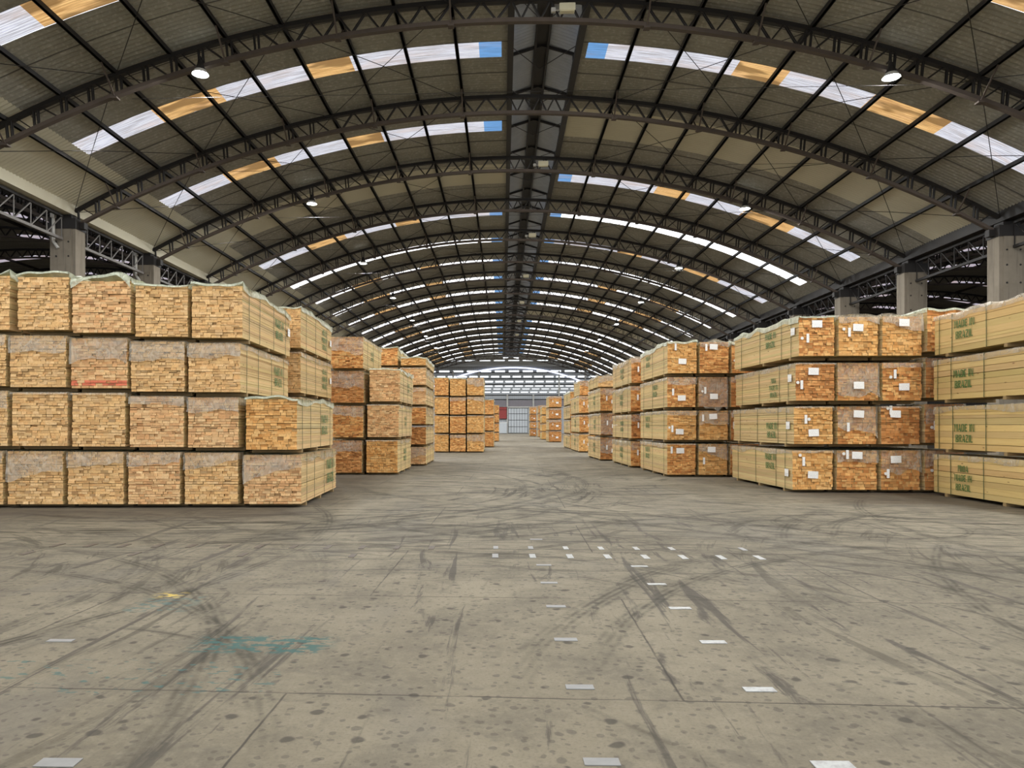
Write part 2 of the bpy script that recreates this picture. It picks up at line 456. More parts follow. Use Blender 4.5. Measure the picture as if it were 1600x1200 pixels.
    # teal and yellow paint drips
    def patch(x0, x1, y0, y1, col, k, c, thr=.56):
        w = b.math('MULTIPLY', b.math('MULTIPLY', b.ramp(X, x0, x0+.2), b.ramp(X, x1-.2, x1, 1, 0)),
                   b.math('MULTIPLY', b.ramp(Y, y0, y0+.08), b.ramp(Y, y1-.08, y1, 1, 0)))
        n = b.ramp(b.noise(b.mapping(v, (1,2,1)), 9, 2, .5), thr, thr+.05, 0, k)
        return b.mix(b.math('MULTIPLY', w, n), c, col)
    c = patch(-2.2,-1.1,4.6,5.05, c3(.04,.10,.095), .85, c, .48)
    c = patch(-3.4,-1.2,3.85,4.5, c3(.05,.11,.105), .7, c, .6)
    c = patch(-3.2,-2.5,5.6,6.2, c3(.06,.12,.12), .6, c, .52)
    c = patch(-3.15,-2.75,6.05,6.35, c3(.50,.37,.09), .9, c, .5)
    # slab joints, staggered (turned about one degree from the hall)
    a = R(-.95)
    U = b.math('SUBTRACT', b.math('MULTIPLY', X, math.cos(a)), b.math('MULTIPLY', Y, -math.sin(a)))
    V = b.math('ADD', b.math('MULTIPLY', X, -math.sin(a)), b.math('MULTIPLY', Y, math.cos(a)))
    wobj = b.math('MULTIPLY', b.math('SUBTRACT', b.noise(v, 5, 3), .5), .02)
    vr = b.math('DIVIDE', b.math('SUBTRACT', b.math('ADD', V, wobj), 3.93), 2.29)
    row = b.math('FLOOR', vr); fv = b.math('SUBTRACT', vr, row)
    dv = b.math('MULTIPLY', b.math('MINIMUM', fv, b.math('SUBTRACT', 1.0, fv)), 2.29)
    sh = b.math('MULTIPLY', b.math('FRACT', b.math('MULTIPLY', row, .5)), 2.0)
    uu = b.math('DIVIDE', b.math('ADD', b.math('ADD', U, wobj), b.math('MULTIPLY_ADD', sh, 2.2, -.92)), 4.42)
    fu = b.math('SUBTRACT', uu, b.math('FLOOR', uu))
    du = b.math('MULTIPLY', b.math('MINIMUM', fu, b.math('SUBTRACT', 1.0, fu)), 4.42)
    jn = b.math('MINIMUM', dv, du)
    jk = b.math('MULTIPLY', b.ramp(jn, .003, .010, .85, 0), b.ramp(b.noise(v, 2.0, 2), .3, .55, .35, 1))
    c = b.mix(jk, c, c3(.045,.040,.034))
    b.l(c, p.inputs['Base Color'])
    b.l(b.ramp(mid, .3, .7, .72, .88), p.inputs['Roughness'])
    p.inputs['Specular IOR Level'].default_value = .16
    hgt = b.math('ADD', b.math('MULTIPLY', fine, .3), b.ramp(jn, .0, .02, -1.0, 0))
    b.l(b.bump(hgt, .35, .01), p.inputs['Normal'])
    return m
FLOOR = make_floor()

def make_mark():
    m, nt, p = mat('worn_floor_paint'); b = NB(nt)
    tc = b.n('ShaderNodeTexCoord'); f = b.noise(tc.outputs['Object'], 18, 4, .7)
    b.l(b.mix(b.ramp(f, .4, .7), c3(.30,.315,.315), c3(.20,.205,.20)), p.inputs['Base Color'])
    p.inputs['Roughness'].default_value = .4
    return m
MARK = make_mark()
MARKG = flat('faded_floor_paint', (.21,.215,.215), .45, var=.2, scale=15)
MARKD = flat('dark_worn_floor_paint', (.075,.058,.045), .6, var=.3, scale=15)

# ------------------------------------------------------------------ the hall shell
m = MB(); m.box(-54, 56, -22, YW+1, -.3, 0)
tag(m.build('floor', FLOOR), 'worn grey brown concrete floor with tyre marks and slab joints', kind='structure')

# roof sheets: corrugated, running up the arch; left out where skylights stand
CREAM_L, CREAM_R = {2}, {1, 9}
def strips(side, bay):
    if bay in (CREAM_L if side < 0 else CREAM_R): return None
    ym = T0 + DS*(bay+.5)
    return (ym-.5, ym+.5)
def strip_x(side): return (-14.5, -.05) if side < 0 else (2.8, 17.5)

m = MB()
SEG = 16
for side in (-1, 1):
    xs0, xs1 = (XL+.3, MX0) if side < 0 else (MX1, XR-.3)
    sx0, sx1 = strip_x(side)
    cuts = sorted({sx0, sx1} | {xs0 + (xs1-xs0)*k/SEG for k in range(SEG+1)})
    cuts = [x for x in cuts if xs0-1e-6 <= x <= xs1+1e-6]
    for bay in range(NMIN, NMAX):
        ya, yb = T0+DS*bay, T0+DS*(bay+1)
        st = strips(side, bay)
        npy = int(DS/.17*4) if bay < 5 else 24
        ylist = [ya + (yb-ya)*k/npy for k in range(npy+1)]
        if st: ylist = sorted(set([y for y in ylist if min(abs(y-st[0]), abs(y-st[1])) > .012] + list(st)))
        amp = .022 if bay < 5 else 0
        base = len(m.v)
        for y in ylist:
            w = amp*math.cos(2*math.pi*y/.17)
            for x in cuts: m.v.append((x, y, arc(x, .80)+w))
        nx = len(cuts)
        for j in range(len(ylist)-1):
            ymid = (ylist[j]+ylist[j+1])/2
            for i in range(nx-1):
                xm = (cuts[i]+cuts[i+1])/2
                if st and st[0] < ymid < st[1] and sx0 < xm < sx1: continue
                mi = 0
                if side < 0 and xm < -14.5 and bay < 8: mi = 1
                if bay in (CREAM_L if side < 0 else CREAM_R) and ya+1.3 < ymid < ya+4.0: mi = 1
                a = base+j*nx+i
                m.f.append((a, a+1, a+nx+1, a+nx)); m.m.append(mi)
o = m.build('ceiling', [ROOF, CREAM], smooth=True)
tag(o, 'arched dark corrugated roof over the main aisle', kind='structure')

# skylight strips: windows of the roof, each made of panels
wn = 1
def panel(parent, xa, xb, y0, y1, mt, lab):
    k = max(2, int(abs(xb-xa)/.9)); mb = MB()
    for i in range(k):
        x0, x1 = xa+(xb-xa)*i/k, xa+(xb-xa)*(i+1)/k
        mb.quad((x0,y0,arc(x0,.80)), (x1,y0,arc(x1,.80)), (x1,y1,arc(x1,.80)), (x0,y1,arc(x0,.80)))
        mb.quad((x0,y0,arc(x0,.84)), (x0,y1,arc(x0,.84)), (x1,y1,arc(x1,.84)), (x1,y0,arc(x1,.84)))
    p = mb.build('skylight_panel', mt, parent); p['label'] = lab
CLEAR_L, CLEAR_R = {4, 8, 11, 12}, {3, 5, 10, 11, 12, 14}
for bay in range(NMIN, NMAX):
    for side in (-1, 1):
        st = strips(side, bay)
        if not st: continue
        e = empty(f'window_{wn}', (0,0,0)); wn += 1
        tag(e, kind='structure')
        y0, y1 = st
        j = random.uniform(-.3, .3) if bay not in (0, 1) else 0
        if side < 0: segs = [(-.8,-.05,'b'),(-5.1+j,-.8,'w'),(-6.6+j,-5.1+j,'r'),(-9.6+j,-6.6+j,'w'),(-11.8+j,-9.6+j,'r'),(-14.5,-11.8+j,'w')]
        else: segs = [(2.8,3.45,'b'),(3.45,7.7+j,'w'),(7.7+j,9.3+j,'r'),(9.3+j,12.0+j,'w'),(12.0+j,14.4+j,'r'),(14.4+j,17.5,'w')]
        clear = bay in (CLEAR_L if side < 0 else CLEAR_R)
        for xa, xb, k in segs:
            mt = {'b':SKY_BLUE, 'w':SKY_CLEAR if clear else SKY_WHITE, 'r':SKY_CLEAR if clear else SKY_RUST}[k]
            if bay >= 5 and k == 'w': mt = SKY_CLEAR
            panel(e, xa, xb, y0, y1, mt, {'b':'blue translucent panel','w':'white translucent panel','r':'white translucent panel' if clear else 'rusty orange translucent panel'}[k])

# ridge monitor: gabled hood over the open slot
zs = arc(XC, .8)
MC = (MX0+MX1)/2
mb = MB()
npy = int((60+16)/.2)
def hood(xa, za, xb, zb, y0, y1, n, amp):
    base = len(mb.v)
    for j in range(n+1):
        y = y0+(y1-y0)*j/n; w = amp*(1 if j % 2 else -1)
        mb.v.append((xa,y,za+w)); mb.v.append((xb,y,zb+w))
    for j in range(n):
        a = base+2*j; mb.f.append((a,a+1,a+3,a+2)); mb.m.append(0)
for xa, za, xb, zb in ((MX0-.35, zs+.50, MC, zs+1.05), (MC, zs+1.05, MX1+.35, zs+.50)):
    hood(xa, za, xb, zb, T0+DS*NMIN, 60, 760, .02); hood(xa, za, xb, zb, 60, YEND, 10, 0)
tag(mb.build('ceiling_ridge', flat('ridge_sheet', (.36,.38,.42), .4, var=.2)), 'gabled sheet hood over the open ridge slot', kind='structure')
mb = MB(); mb.box(MX0-.4, MX1+.4, YEND+.02, YEND+.06, zs-.6, zs+1.1)
tag(mb.build('trim_100', flat('ridge_end_sheet', (.30,.31,.34), .5)), 'plate closing the end of the ridge hood', kind='structure')
mb = MB(); zc = zs-.75
mb.bar((MX0-.2,YEND+.1,zc),(MC,YEND+.1,zc+.42),.06,.28,up=(0,0,1)); mb.bar((MC,YEND+.1,zc+.42),(MX1+.2,YEND+.1,zc),.06,.28,up=(0,0,1))
tag(mb.build('window_200', SKY_CLEAR), 'chevron of daylight at the end of the ridge', kind='structure')
mb = MB(); mb.box(MC-.26, MC-.18, T0+DS*NMIN, YEND, zs+.78, zs+.96); mb.box(MC+.18, MC+.26, T0+DS*NMIN, YEND, zs+.78, zs+.96); mb.box(MC-.18, MC+.18, T0+DS*NMIN, YEND, zs+.93, zs+.95)
tag(mb.build('ridge_beam', PURLIN), 'dark beam under the ridge hood', kind='structure')
for x in (MX0, MX1):
    mb = MB(); mb.box(x-.10, x+.10, T0+DS*NMIN, YEND, arc(x,.62), arc(x,.84)); mb.box(x-.04, x+.04, T0+DS*NMIN, YEND, arc(x,.84), arc(x,1.0))
    tag(mb.build('ridge_curb', PURLIN), 'dark beam along the edge of the ridge slot', kind='structure')
for k in range(2*NMIN, 2*NMAX):
    y = T0+DS*(k+.5)/2
    mb = MB()
    for sx, x in ((-1, MX0), (1, MX1)):
        mb.bar((x,y,arc(x,.84)), (x,y,zs+.62), .06, .06)
        mb.bar((x+sx*.1,y,zs+.55), (MC,y,zs+.92), .07, .10)
    tag(mb.build('ridge_frame', PURLIN), kind='structure')
for b in range(-1, 10):
    y0, y1 = T0+DS*b, T0+DS*(b+1)
    mb = MB()
    for ya, yb in ((y0, y0+DS/2), (y0+DS/2, y1)):
        mb.tube((MX0,ya,zs+.1),(MC,yb,zs+.85),.014,n=6); mb.tube((MX1,ya,zs+.1),(MC,yb,zs+.85),.014,n=6)
    tag(mb.build('ridge_brace', PURLIN), kind='structure')

# purlins
PX = [XL + .25 + (MX0-.1-XL-.25)*k/10 for k in range(10)] + [MX1+.1 + (XR-.25-MX1-.1)*k/10 for k in range(1, 11)]
for x in PX:
    mb = MB(); z = arc(x, .70)
    mb.box(x-.035, x+.035, T0+DS*NMIN, YEND, z-.07, z+.07); mb.box(x-.06, x+.06, T0+DS*NMIN, YEND, z-.07, z-.055)
    tag(mb.build('roof_purlin', PURLIN), kind='structure')
# wind braces (thin crossed rods) in the plane of the roof
for b in range(-1, 9):
    y0, y1 = T0+DS*b, T0+DS*(b+1)
    for i0, i1 in ((0,3),(3,6),(6,9),(10,13),(13,16),(16,19)):
        xa, xb = PX[i0], PX[i1]
        mb = MB()
        for ya, yb in ((y0,y1),(y1,y0)):
            mb.tube((xa,ya,arc(xa,.6)-.02), ((xa+xb)/2,(ya+yb)/2,arc((xa+xb)/2,.6)-.05), .012, n=5)
            mb.tube(((xa+xb)/2,(ya+yb)/2,arc((xa+xb)/2,.6)-.05), (xb,yb,arc(xb,.6)-.02), .012, n=5)
        tag(mb.build('wind_brace', PURLIN), kind='structure')

# arched trusses
ORD = ['first','second','third','fourth','fifth','sixth','seventh','eighth','ninth','tenth','eleventh','twelfth','thirteenth','fourteenth','fifteenth','sixteenth','seventeenth','eighteenth','nineteenth','twentieth']
def chord_mesh(off, w, h, mt, name):
    mb = MB(); n = 44
    pts = [(XL+.3+(XR-XL-.6)*k/n) for k in range(n+1)]
    base = 0
    for x in pts:
        z = arc(x, off)
        mb.v += [(x,-w/2,z-h/2),(x,w/2,z-h/2),(x,w/2,z+h/2),(x,-w/2,z+h/2)]
    for k in range(n):
        a = 4*k
        for q in ((0,1,5,4),(1,2,6,5),(2,3,7,6),(3,0,4,7)):
            mb.f.append(tuple(a+i for i in q)); mb.m.append(0)
    return mb.mesh(name, mt)
def web_mesh():
    mb = MB()
    nodes = [XL+.25] + PX[1:10] + [MX0, MC, MX1] + PX[10:19] + [XR-.25]
    for i in range(len(nodes)-1):
        a, b = nodes[i], nodes[i+1]
        cx = (a+b)/2
        q = [a+(b-a)*t for t in (0,.25,.5,.75,1)]
        T = lambda x: (x, 0, arc(x,.60)); B = lambda x: (x, 0, arc(x,.03))
        def mem(p, r, w=.042):
            for dy in (-.035, .035):
                mb.bar((p[0],dy,p[2]), (r[0],dy,r[2]), w, .03, up=(0,1,0))
        if abs(cx-XC) < 7.5:
            mem(T(q[0]), B(q[1])); mem(B(q[1]), T(q[2])); mem(T(q[2]), B(q[3])); mem(B(q[3]), T(q[4]))
        else:
            s = 1 if cx < XC else -1
            mem(T(a), B(a+.06*s)); mem(T(a+.16*s), B(a+.2*s)) ; mem(T(cx), B(cx+.05*s)); mem(T(cx+.13*s), B(cx+.17*s))
            if s > 0: mem(T(q[2]+.2), B(q[4]-.05), .045); mem(T(q[0]+.3), B(q[2]-.02), .035)
            else: mem(T(q[2]-.2), B(q[0]+.05), .045); mem(T(q[4]-.3), B(q[2]+.02), .035)
    return mb.mesh('web_lattice', STEEL)
def knee_mesh(x):
    mb = MB()
    for q in (-1, 1):
        mb.bar((x, q*.05, arc(x,-.06)), (x, q*.75, arc(x,.62)), .05, .02)
    mb.box(x-.09, x+.09, -.10, .10, arc(x,-.11), arc(x,-.062))
    return mb.mesh('knee_brace', STEEL_LIT)
def tie_mesh():
    mb = MB(); z = 11.32
    d = math.sqrt(RB*RB-(RB-(ZB-z))**2)
    mb.tube((XC-d,.1,z),(XC+d,.1,z),.007,n=5)
    return mb.mesh('tie_rod', STEEL)
tr = empty('roof_truss', (0, T0, 0))
link('top_chord', chord_mesh(.60, .16, .13, STEEL, 'top_chord'), tr)
link('bottom_chord', chord_mesh(0, .16, .12, STEEL_LIT, 'bottom_chord'), tr)
link('web_lattice', web_mesh(), tr)
for x in PX[1:10:2] + PX[10:19:2]: link('knee_brace', knee_mesh(x), tr)
link('tie_rod', tie_mesh(), tr)
tag(tr, 'arched dark steel truss along the top of the photo, carrying the front pair of lamps', 'roof truss', 'arched trusses over the main aisle')
for n in range(-2, NMAX+1):
    if n == 0: continue
    c = copy_tree(tr); c.location.y = T0+DS*n
    if n < 0: c['label'] = f'arched dark steel truss high behind the photographer, {"nearer" if n == -1 else "farther"} one'
    else: c['label'] = f'arched dark steel truss, {ORD[n]} down the main aisle' + (', carrying a pair of lamps' if n % 2 == 0 and n < 15 else '')

# columns with dark steel heads
def column(x, n, side):
    y = T0+DS*n
    e = empty('concrete_column', (x, y, 0))
    zt = arc(x)
    mb = MB(); mb.box(-.5, .5, -.32, .32, 0, zt); mb.box(-.36,.36,-.345,-.32,0,zt)
    sh = mb.build('shaft', CONC, e)
    hb = MB()
    for zz in (zt-3.2, zt-2.55, zt-1.7, zt-1.05, zt-.5):
        for xx in (-.24, .24): hb.tube((xx,-.3455,zz),(xx,-.36,zz),.035,n=8)
    hb.build('bolt', STEEL, sh)
    mb = MB(); mb.box(-.52,.52,-.36,.36,zt,zt+.40); mb.box(-.30,.30,-.25,.25,zt+.40,zt+.56); mb.box(-.72,.72,-.12,.12,zt+.05,zt+.30)
    mb.build('head_bracket', STEEL, e)
    if side < 0:
        mb = MB(); mb.tube((-.3,-.42,zt-.5),(-.3,-.42,zt+.5),.06,n=10); mb.tube((-.3,-.42,zt-.5),(-.15,-.36,zt-.75),.06,n=10); mb.box(-.38,-.22,-.5,-.36,zt+.4,zt+.56)
        mb.build('downpipe', GALV, e)
    s = 'left' if side < 0 else 'right'
    if n >= 1: lab = f'stained concrete column with dark steel head, {ORD[n-1]} in view along the {s} side'
    else: lab = f'stained concrete column on the {s}, outside the photo, {ORD[1-n]} before the visible ones'
    tag(e, lab, 'column', f'concrete columns along the {s} side of the main aisle', 'thing')
for n in range(-2, 13):
    column(XL, n, -1); column(XR, n, 1)

# valley gutters and lattice girders along the column lines
for x, s in ((XL, 'left'), (XR, 'right')):
    mb = MB(); y0 = T0+DS*NMIN
    zg = arc(x)+.58; mb.box(x-.30, x+.30, y0, YEND, zg, zg+.03); mb.box(x-.32, x-.29, y0, YEND, zg, zg+.55); mb.box(x+.29, x+.32, y0, YEND, zg, zg+.55)
    tag(mb.build('valley_gutter', CREAM if s == 'left' else PURLIN), f'long sheet gutter between the roofs on the {s}', kind='structure')
    for n in range(-1, 9):
        ya, yb = T0+DS*n+.39, T0+DS*(n+1)-.39
        e = empty('lattice_girder', (x, ya, arc(x)-8.87))
        L = yb-ya; ms = GIRDER if s == 'left' else STEEL
        mb = MB(); mb.box(-.06,.06,0,L,8.42,8.52); mb.build('bottom_chord', ms, e)
        mb = MB(); mb.box(-.06,.06,0,L,9.30,9.40); mb.build('top_chord', STEEL, e)
        mb = MB()
        for k in range(6):
            a = L*k/6; mb.bar((0,a,8.5),(0,a+L/6,9.32),.035,.035); mb.bar((0,a+L/6,8.5),(0,a+L/6,9.32),.03,.03)
        mb.build('web_lattice', ms, e)
        tag(e, f'steel lattice girder between columns on the {s} side, {ORD[n+1]} bay along', 'girder', f'lattice girders on the {s} column line')

# neighbouring halls seen over the stacks
W2 = XR-XL
for s, dx in (('left', -W2), ('right', W2)):
    dz = -TILT*dx
    mb = MB(); n = 20
    sxs = [(XC-14, XC-2), (XC+2, XC+14)]
    xs = [XL+.3+(W2-.6)*k/n for k in range(n+1)]
    for k in range(n):
        x0, x1 = xs[k], xs[k+1]
        for b in range(-2, 15):
            ya, yb = T0+DS*b, T0+DS*(b+1)
            xm = (x0+x1)/2
            if abs(xm-XC) < 14 and abs(xm-XC) > 1:
                mb.quad((x0+dx,ya,arc(x0,.8+dz)),(x1+dx,ya,arc(x1,.8+dz)),(x1+dx,ya+2.6,arc(x1,.8+dz)),(x0+dx,ya+2.6,arc(x0,.8+dz)))
                mb.quad((x0+dx,ya+3.5,arc(x0,.8+dz)),(x1+dx,ya+3.5,arc(x1,.8+dz)),(x1+dx,yb,arc(x1,.8+dz)),(x0+dx,yb,arc(x0,.8+dz)))
            else:
                mb.quad((x0+dx,ya,arc(x0,.8+dz)),(x1+dx,ya,arc(x1,.8+dz)),(x1+dx,yb,arc(x1,.8+dz)),(x0+dx,yb,arc(x0,.8+dz)))
    tag(mb.build('ceiling_'+s, ROOF), f'dark arched roof of the neighbouring hall on the {s}', kind='structure')
    for b in range(-2, 15):
        y0 = T0+DS*b+2.6
        e = empty(f'window_{wn}'); wn += 1; tag(e, kind='structure')
        for xa, xb in ((XC-14.2, XC-.9), (XC+.9, XC+14.2)):
            mb = MB(); k = 10
            for i in range(k):
                x0, x1 = xa+(xb-xa)*i/k, xa+(xb-xa)*(i+1)/k
                mb.quad((x0+dx,y0,arc(x0,.79+dz)),(x1+dx,y0,arc(x1,.79+dz)),(x1+dx,y0+.95,arc(x1,.79+dz)),(x0+dx,y0+.95,arc(x0,.79+dz)))
            mb.build('skylight_panel', SKY_DIM, e)
    for k, x in enumerate(PX[::2]):
        mb = MB(); z = arc(x,.7+dz); mb.box(x+dx-.05, x+dx+.05, T0-2*DS, T0+15*DS, z-.09, z+.07)
        tag(mb.build('roof_purlin', PURLIN), kind='structure')
    for n in range(0, 11):
        c = copy_tree(tr); c.location = (dx, T0+DS*n, dz)
        for ch in list(c.children):
            if ch.name.startswith('knee'): bpy.data.objects.remove(ch)
        c['label'] = f'arched dark truss in the shadowy neighbouring hall on the {s}, {ORD[n]} one back'
        c['group'] = f'arched trusses in the neighbouring hall on the {s}'
    x = XL-W2-1 if dx < 0 else XR+W2+1
    mb = MB(); mb.box(x-.1, x+.1, T0+DS*-2, YW, 0, 11)
    tag(mb.build('wall_'+s, DARKWALL), kind='structure')

# end hall beyond the arches and the far wall
mb = MB(); mb.box(-54, 56, YEND+.2, YW+1, 13.9, 14.1)
tag(mb.build('ceiling_end', ROOF), 'flat dark roof across the end of the hall', kind='structure')
mb = MB(); mb.box(-54, 56, YW, YW+.3, 0, 14.1)
tag(mb.build('wall_far', FARWALL), 'ribbed grey metal wall at the end of the hall', kind='structure')
for zlo, zhi, w, gap, x0, x1 in ((12.75,13.1,2.1,.8,-22,30),(11.65,11.95,1.7,.55,-16,28),(10.65,10.92,1.6,.5,-10,24),(9.75,9.95,1.6,.5,-8,22),(9.2,9.32,1.5,.5,-8,20),(8.5,8.68,1.5,.45,-8,20)):
    e = empty(f'window_{wn}'); wn += 1; tag(e, 'row of bright translucent sheets in the far wall', kind='structure')
    x = x0
    while x < x1:
        mb = MB(); mb.box(x, x+w, YW-.06, YW-.01, zlo, zhi); mb.build('pane', WALL_GLASS, e); x += w+gap
for yy, zz in ((133.0, 13.86),):
    e = empty(f'window_{wn}'); wn += 1; tag(e, 'row of bright translucent sheets across the end roof', kind='structure')
    x = -26
    while x < 32:
        mb = MB(); mb.box(x, x+2.0, yy, yy+1.2, zz-.05, zz); mb.build('pane', WALL_GLASS, e); x += 2.7
# bright arched gap where the end frame meets the roof
mb = MB()
n = 30
for k in range(n):
    xa, xb = -15+33*k/n, -15+33*(k+1)/n
    za, zb = [13.55-((x-2.0)**2)/70.0 for x in (xa, xb)]
    mb.quad((xa,YW-.3,za),(xb,YW-.3,zb),(xb,YW-.3,zb+.28),(xa,YW-.3,za+.28))
    mb.quad((xa,YW-.22,za),(xa,YW-.22,za+.28),(xb,YW-.22,zb+.28),(xb,YW-.22,zb))
tag(mb.build(f'window_{wn}', make_skylight('bluish_arch_glass', (.75,.80,1.0), (.6,.65,.95), 1.5, .2)), 'thin bluish arched strip of light on the far wall', kind='structure'); wn += 1
mb = MB(); mb.box(-30, 34, YW-.05, YW, 6.2, 6.9); mb.box(-30, 34, YW-.04, YW, 5.6, 6.2)
tag(mb.build('trim_1', BANDWALL), 'dull band of sheet along the far wall', kind='structure')
k = 2
for z in (5.45, 7.0, 7.9, 10.1, 11.3, 12.6):
    mb = MB(); mb.box(-30, 34, YW-.16, YW-.06, z, z+.16)
    tag(mb.build(f'trim_{k}', PURLIN if z != 5.45 else GALV), kind='structure'); k += 1
for x in (-10.4, -5.0, .9, 6.3, 11.6, 17.0):
    mb = MB(); mb.box(x-.16, x+.16, YW-.3, YW-.05, 0 if x < 1 or x > 6 else 5.5, 8.1 if abs(x-3.5) < 3 else 13)
    tag(mb.build(f'trim_{k}', GALV), 'pale steel post against the far wall', kind='structure'); k += 1
d = empty('door_1', (3.1, YW-.2, 0)); tag(d, 'large pale metal sliding door in the far wall', kind='structure')
mb = MB(); mb.box(-2.0, 2.0, 0, .1, .02, 5.3); mb.build('door_leaf', DOORM, d)
mb = MB()
for z in (.05, 1.35, 2.75, 4.05, 5.2): mb.box(-2.0, 2.0, -.05, 0, z, z+.08)
for x in (-2.0,-1.45,-.85,-.3,.3,.85,1.4,1.93): mb.box(x, x+.05, -.05, 0, .05, 5.25)
mb.build('door_frame', STEEL, d)
mb = MB(); mb.box(-2.15, 2.15, -.1, .05, 5.3, 5.48); mb.build('door_rail', GALV, d)

# red panel and pale cabinet by the far wall
e = empty('wall_panel', (-.05, YW-.35, 3.0))
mb = MB(); mb.box(-.85, .85, 0, .28, 0, 2.55); mb.build('panel', REDP, e)
mb = MB()
for z in (0, 1.9, 2.47): mb.box(-.88, .88, -.03, 0, z, z+.08)
for x in (-.88, .80): mb.box(x, x+.08, -.03, 0, 0, 2.55)
mb.build('panel_frame', STEEL, e)
tag(e, 'dull red panel mounted above the grey cabinet on the far wall', 'panel')
e = empty('metal_cabinet', (-.05, YW-1.1, 0))
mb = MB(); mb.box(-.82, .82, 0, .8, .05, 2.2); mb.build('body', GREYP, e)
mb = MB(); mb.box(-.86, .86, -.04, .84, 2.2, 2.3); mb.box(-.86,-.80,-.04,.84,.05,2.2); mb.build('edge_trim', WHITEP, e)
mb = MB(); mb.box(-.8, .8, .05, .75, 0, .05); mb.build('base', STEEL, e)
mb = MB(); mb.box(-.2, .25, .2, .5, 2.3, 2.38); mb.build('vent', GALV, e)
tag(e, 'pale grey metal cabinet standing under the red panel by the far door', 'cabinet')

# high bay lamps
def make_lamp():
    e = empty('high_bay_lamp', (0,0,0))
    mb = MB(); mb.tube((0,0,.10),(0,0,.28),.16,.09,n=16); mb.tube((0,0,.28),(0,0,.40),.09,.07,n=12)
    hs = mb.build('housing', STEEL, e)
    mb = MB(); mb.tube((0,0,-.02),(0,0,.10),.24,.17,n=20,caps=False); mb.build('reflector', GALV, hs)
    mb = MB(); mb.tube((0,0,.0),(0,0,.03),.19,.19,n=20); mb.build('lens', LENS, hs)
    mb = MB(); mb.tube((0,0,.40),(0,0,.50),.02,n=8); mb.bar((0,0,.5),(0,.24,.5),.04,.04); mb.build('hanger', STEEL, e)
    return e
lp = make_lamp()
first = True
for n in range(-2, 16, 2):
    for side, x in ((-1, -8.9), (1, 11.0)):
        o = lp if first else copy_tree(lp); first = False
        y = T0+DS*n-.22; z = arc(x) - .32
        o.location = (x, y, z)
        s = 'left' if side < 0 else 'right'
        lab = (f'lit high bay lamp on the {s} of the aisle, {ORD[n//2]} from the camera' if n >= 0 else f'lit high bay lamp above and behind the camera on the {s}')
        tag(o, lab, 'lamp', 'lit high bay lamps hung from the arched trusses')
        ld = bpy.data.lights.new('lamp_light', 'AREA'); ld.shape = 'DISK'; ld.size = .45; ld.energy = LAMP_W; ld.color = (.93,.97,1.0)
        lo = bpy.data.objects.new('lamp_light', ld); COL.objects.link(lo); lo.parent = o; lo.location = (0,0,-.04)

# cream boxes at the ridge of every other truss
for n in range(0, 13, 2):
    e = empty('junction_box', (XC+1.0, T0+DS*n-.18, ZB+.10))
    mb = MB(); mb.box(-.21,.21,-.10,.06,0,.24); mb.build('body', CREAMB, e)
    mb = MB(); mb.box(-.23,.23,-.12,-.10,.02,.22); mb.build('cover', CREAMB, e)
    mb = MB(); mb.box(-.46,-.33,-.05,.05,.02,.14); mb.bar((-.33,0,.08),(-.21,0,.08),.03,.03); mb.build('conduit', GALV, e)
    tag(e, f'small cream metal box at the ridge on the {ORD[n]} truss down the aisle', 'junction box', 'cream boxes along the ridge')

# ------------------------------------------------------------------ floor paint dashes
def dash(x0, x1, y0, y1, mt, label, skew=0.0):
    mb = MB(); xm, ym = (x0+x1)/2, (y0+y1)/2
    w, d = (x1-x0)/2, (y1-y0)/2
    mb.v = [(-w,-d,0),(w,-d,0),(w+skew,d,0),(-w+skew,d,0),(-w,-d,.004),(w,-d,.004),(w+skew,d,.004),(-w+skew,d,.004)]
    for q in ((0,3,2,1),(4,5,6,7),(0,1,5,4),(1,2,6,5),(2,3,7,6),(3,0,4,7)): mb.f.append(q); mb.m.append(0)
    o = mb.build('floor_dash', mt); o.location = (xm, ym, .0005); o.rotation_euler[2] = R(1)
    tag(o, label, 'floor marking', 'worn paint dashes on the floor')
for y in (3.2, 4.1, 4.99, 5.91, 6.8, 7.66):
    dash(1.37, 1.545, y-.035, y+.035, MARK, 'short pale dash in the brighter of two rows running towards the camera')
for y in (3.19, 4.1, 5.01, 5.93, 6.82, 7.69, 9.43):
    dash(.36, .52, y-.035, y+.035, MARKG, 'short faded grey dash in the dimmer of two rows running towards the camera')
for k in range(8):
    dash(-.09+.43*k-.035, -.09+.43*k+.035, 8.10, 8.34, MARK if k not in (0,) else MARKG, 'small pale dash in the crosswise double row painted on the floor')
    if k != 6: dash(-.09+.43*k-.03, -.09+.43*k+.03, 8.68, 8.88, MARK if k in (2,3,4,5) else MARKG, 'small pale dash in the crosswise double row painted on the floor')
for k in range(1, 13):
    dash(-.45-.43*k-.035, -.45-.43*k+.035, 8.62, 8.86, MARKD, 'dark worn dash in the crosswise row towards the left stack')
    if k % 3 == 0: dash(-.45-.43*k-.035, -.45-.43*k+.035, 8.06, 8.28, MARKD, 'dark worn dash in the crosswise row towards the left stack')
dash(-2.07, -1.89, 3.05, 3.13, MARKG, 'faded grey dash at the lower left of the floor')
dash(-3.18, -3.0, 4.82, 4.88, MARKG, 'faint grey dash beside the teal paint drips')

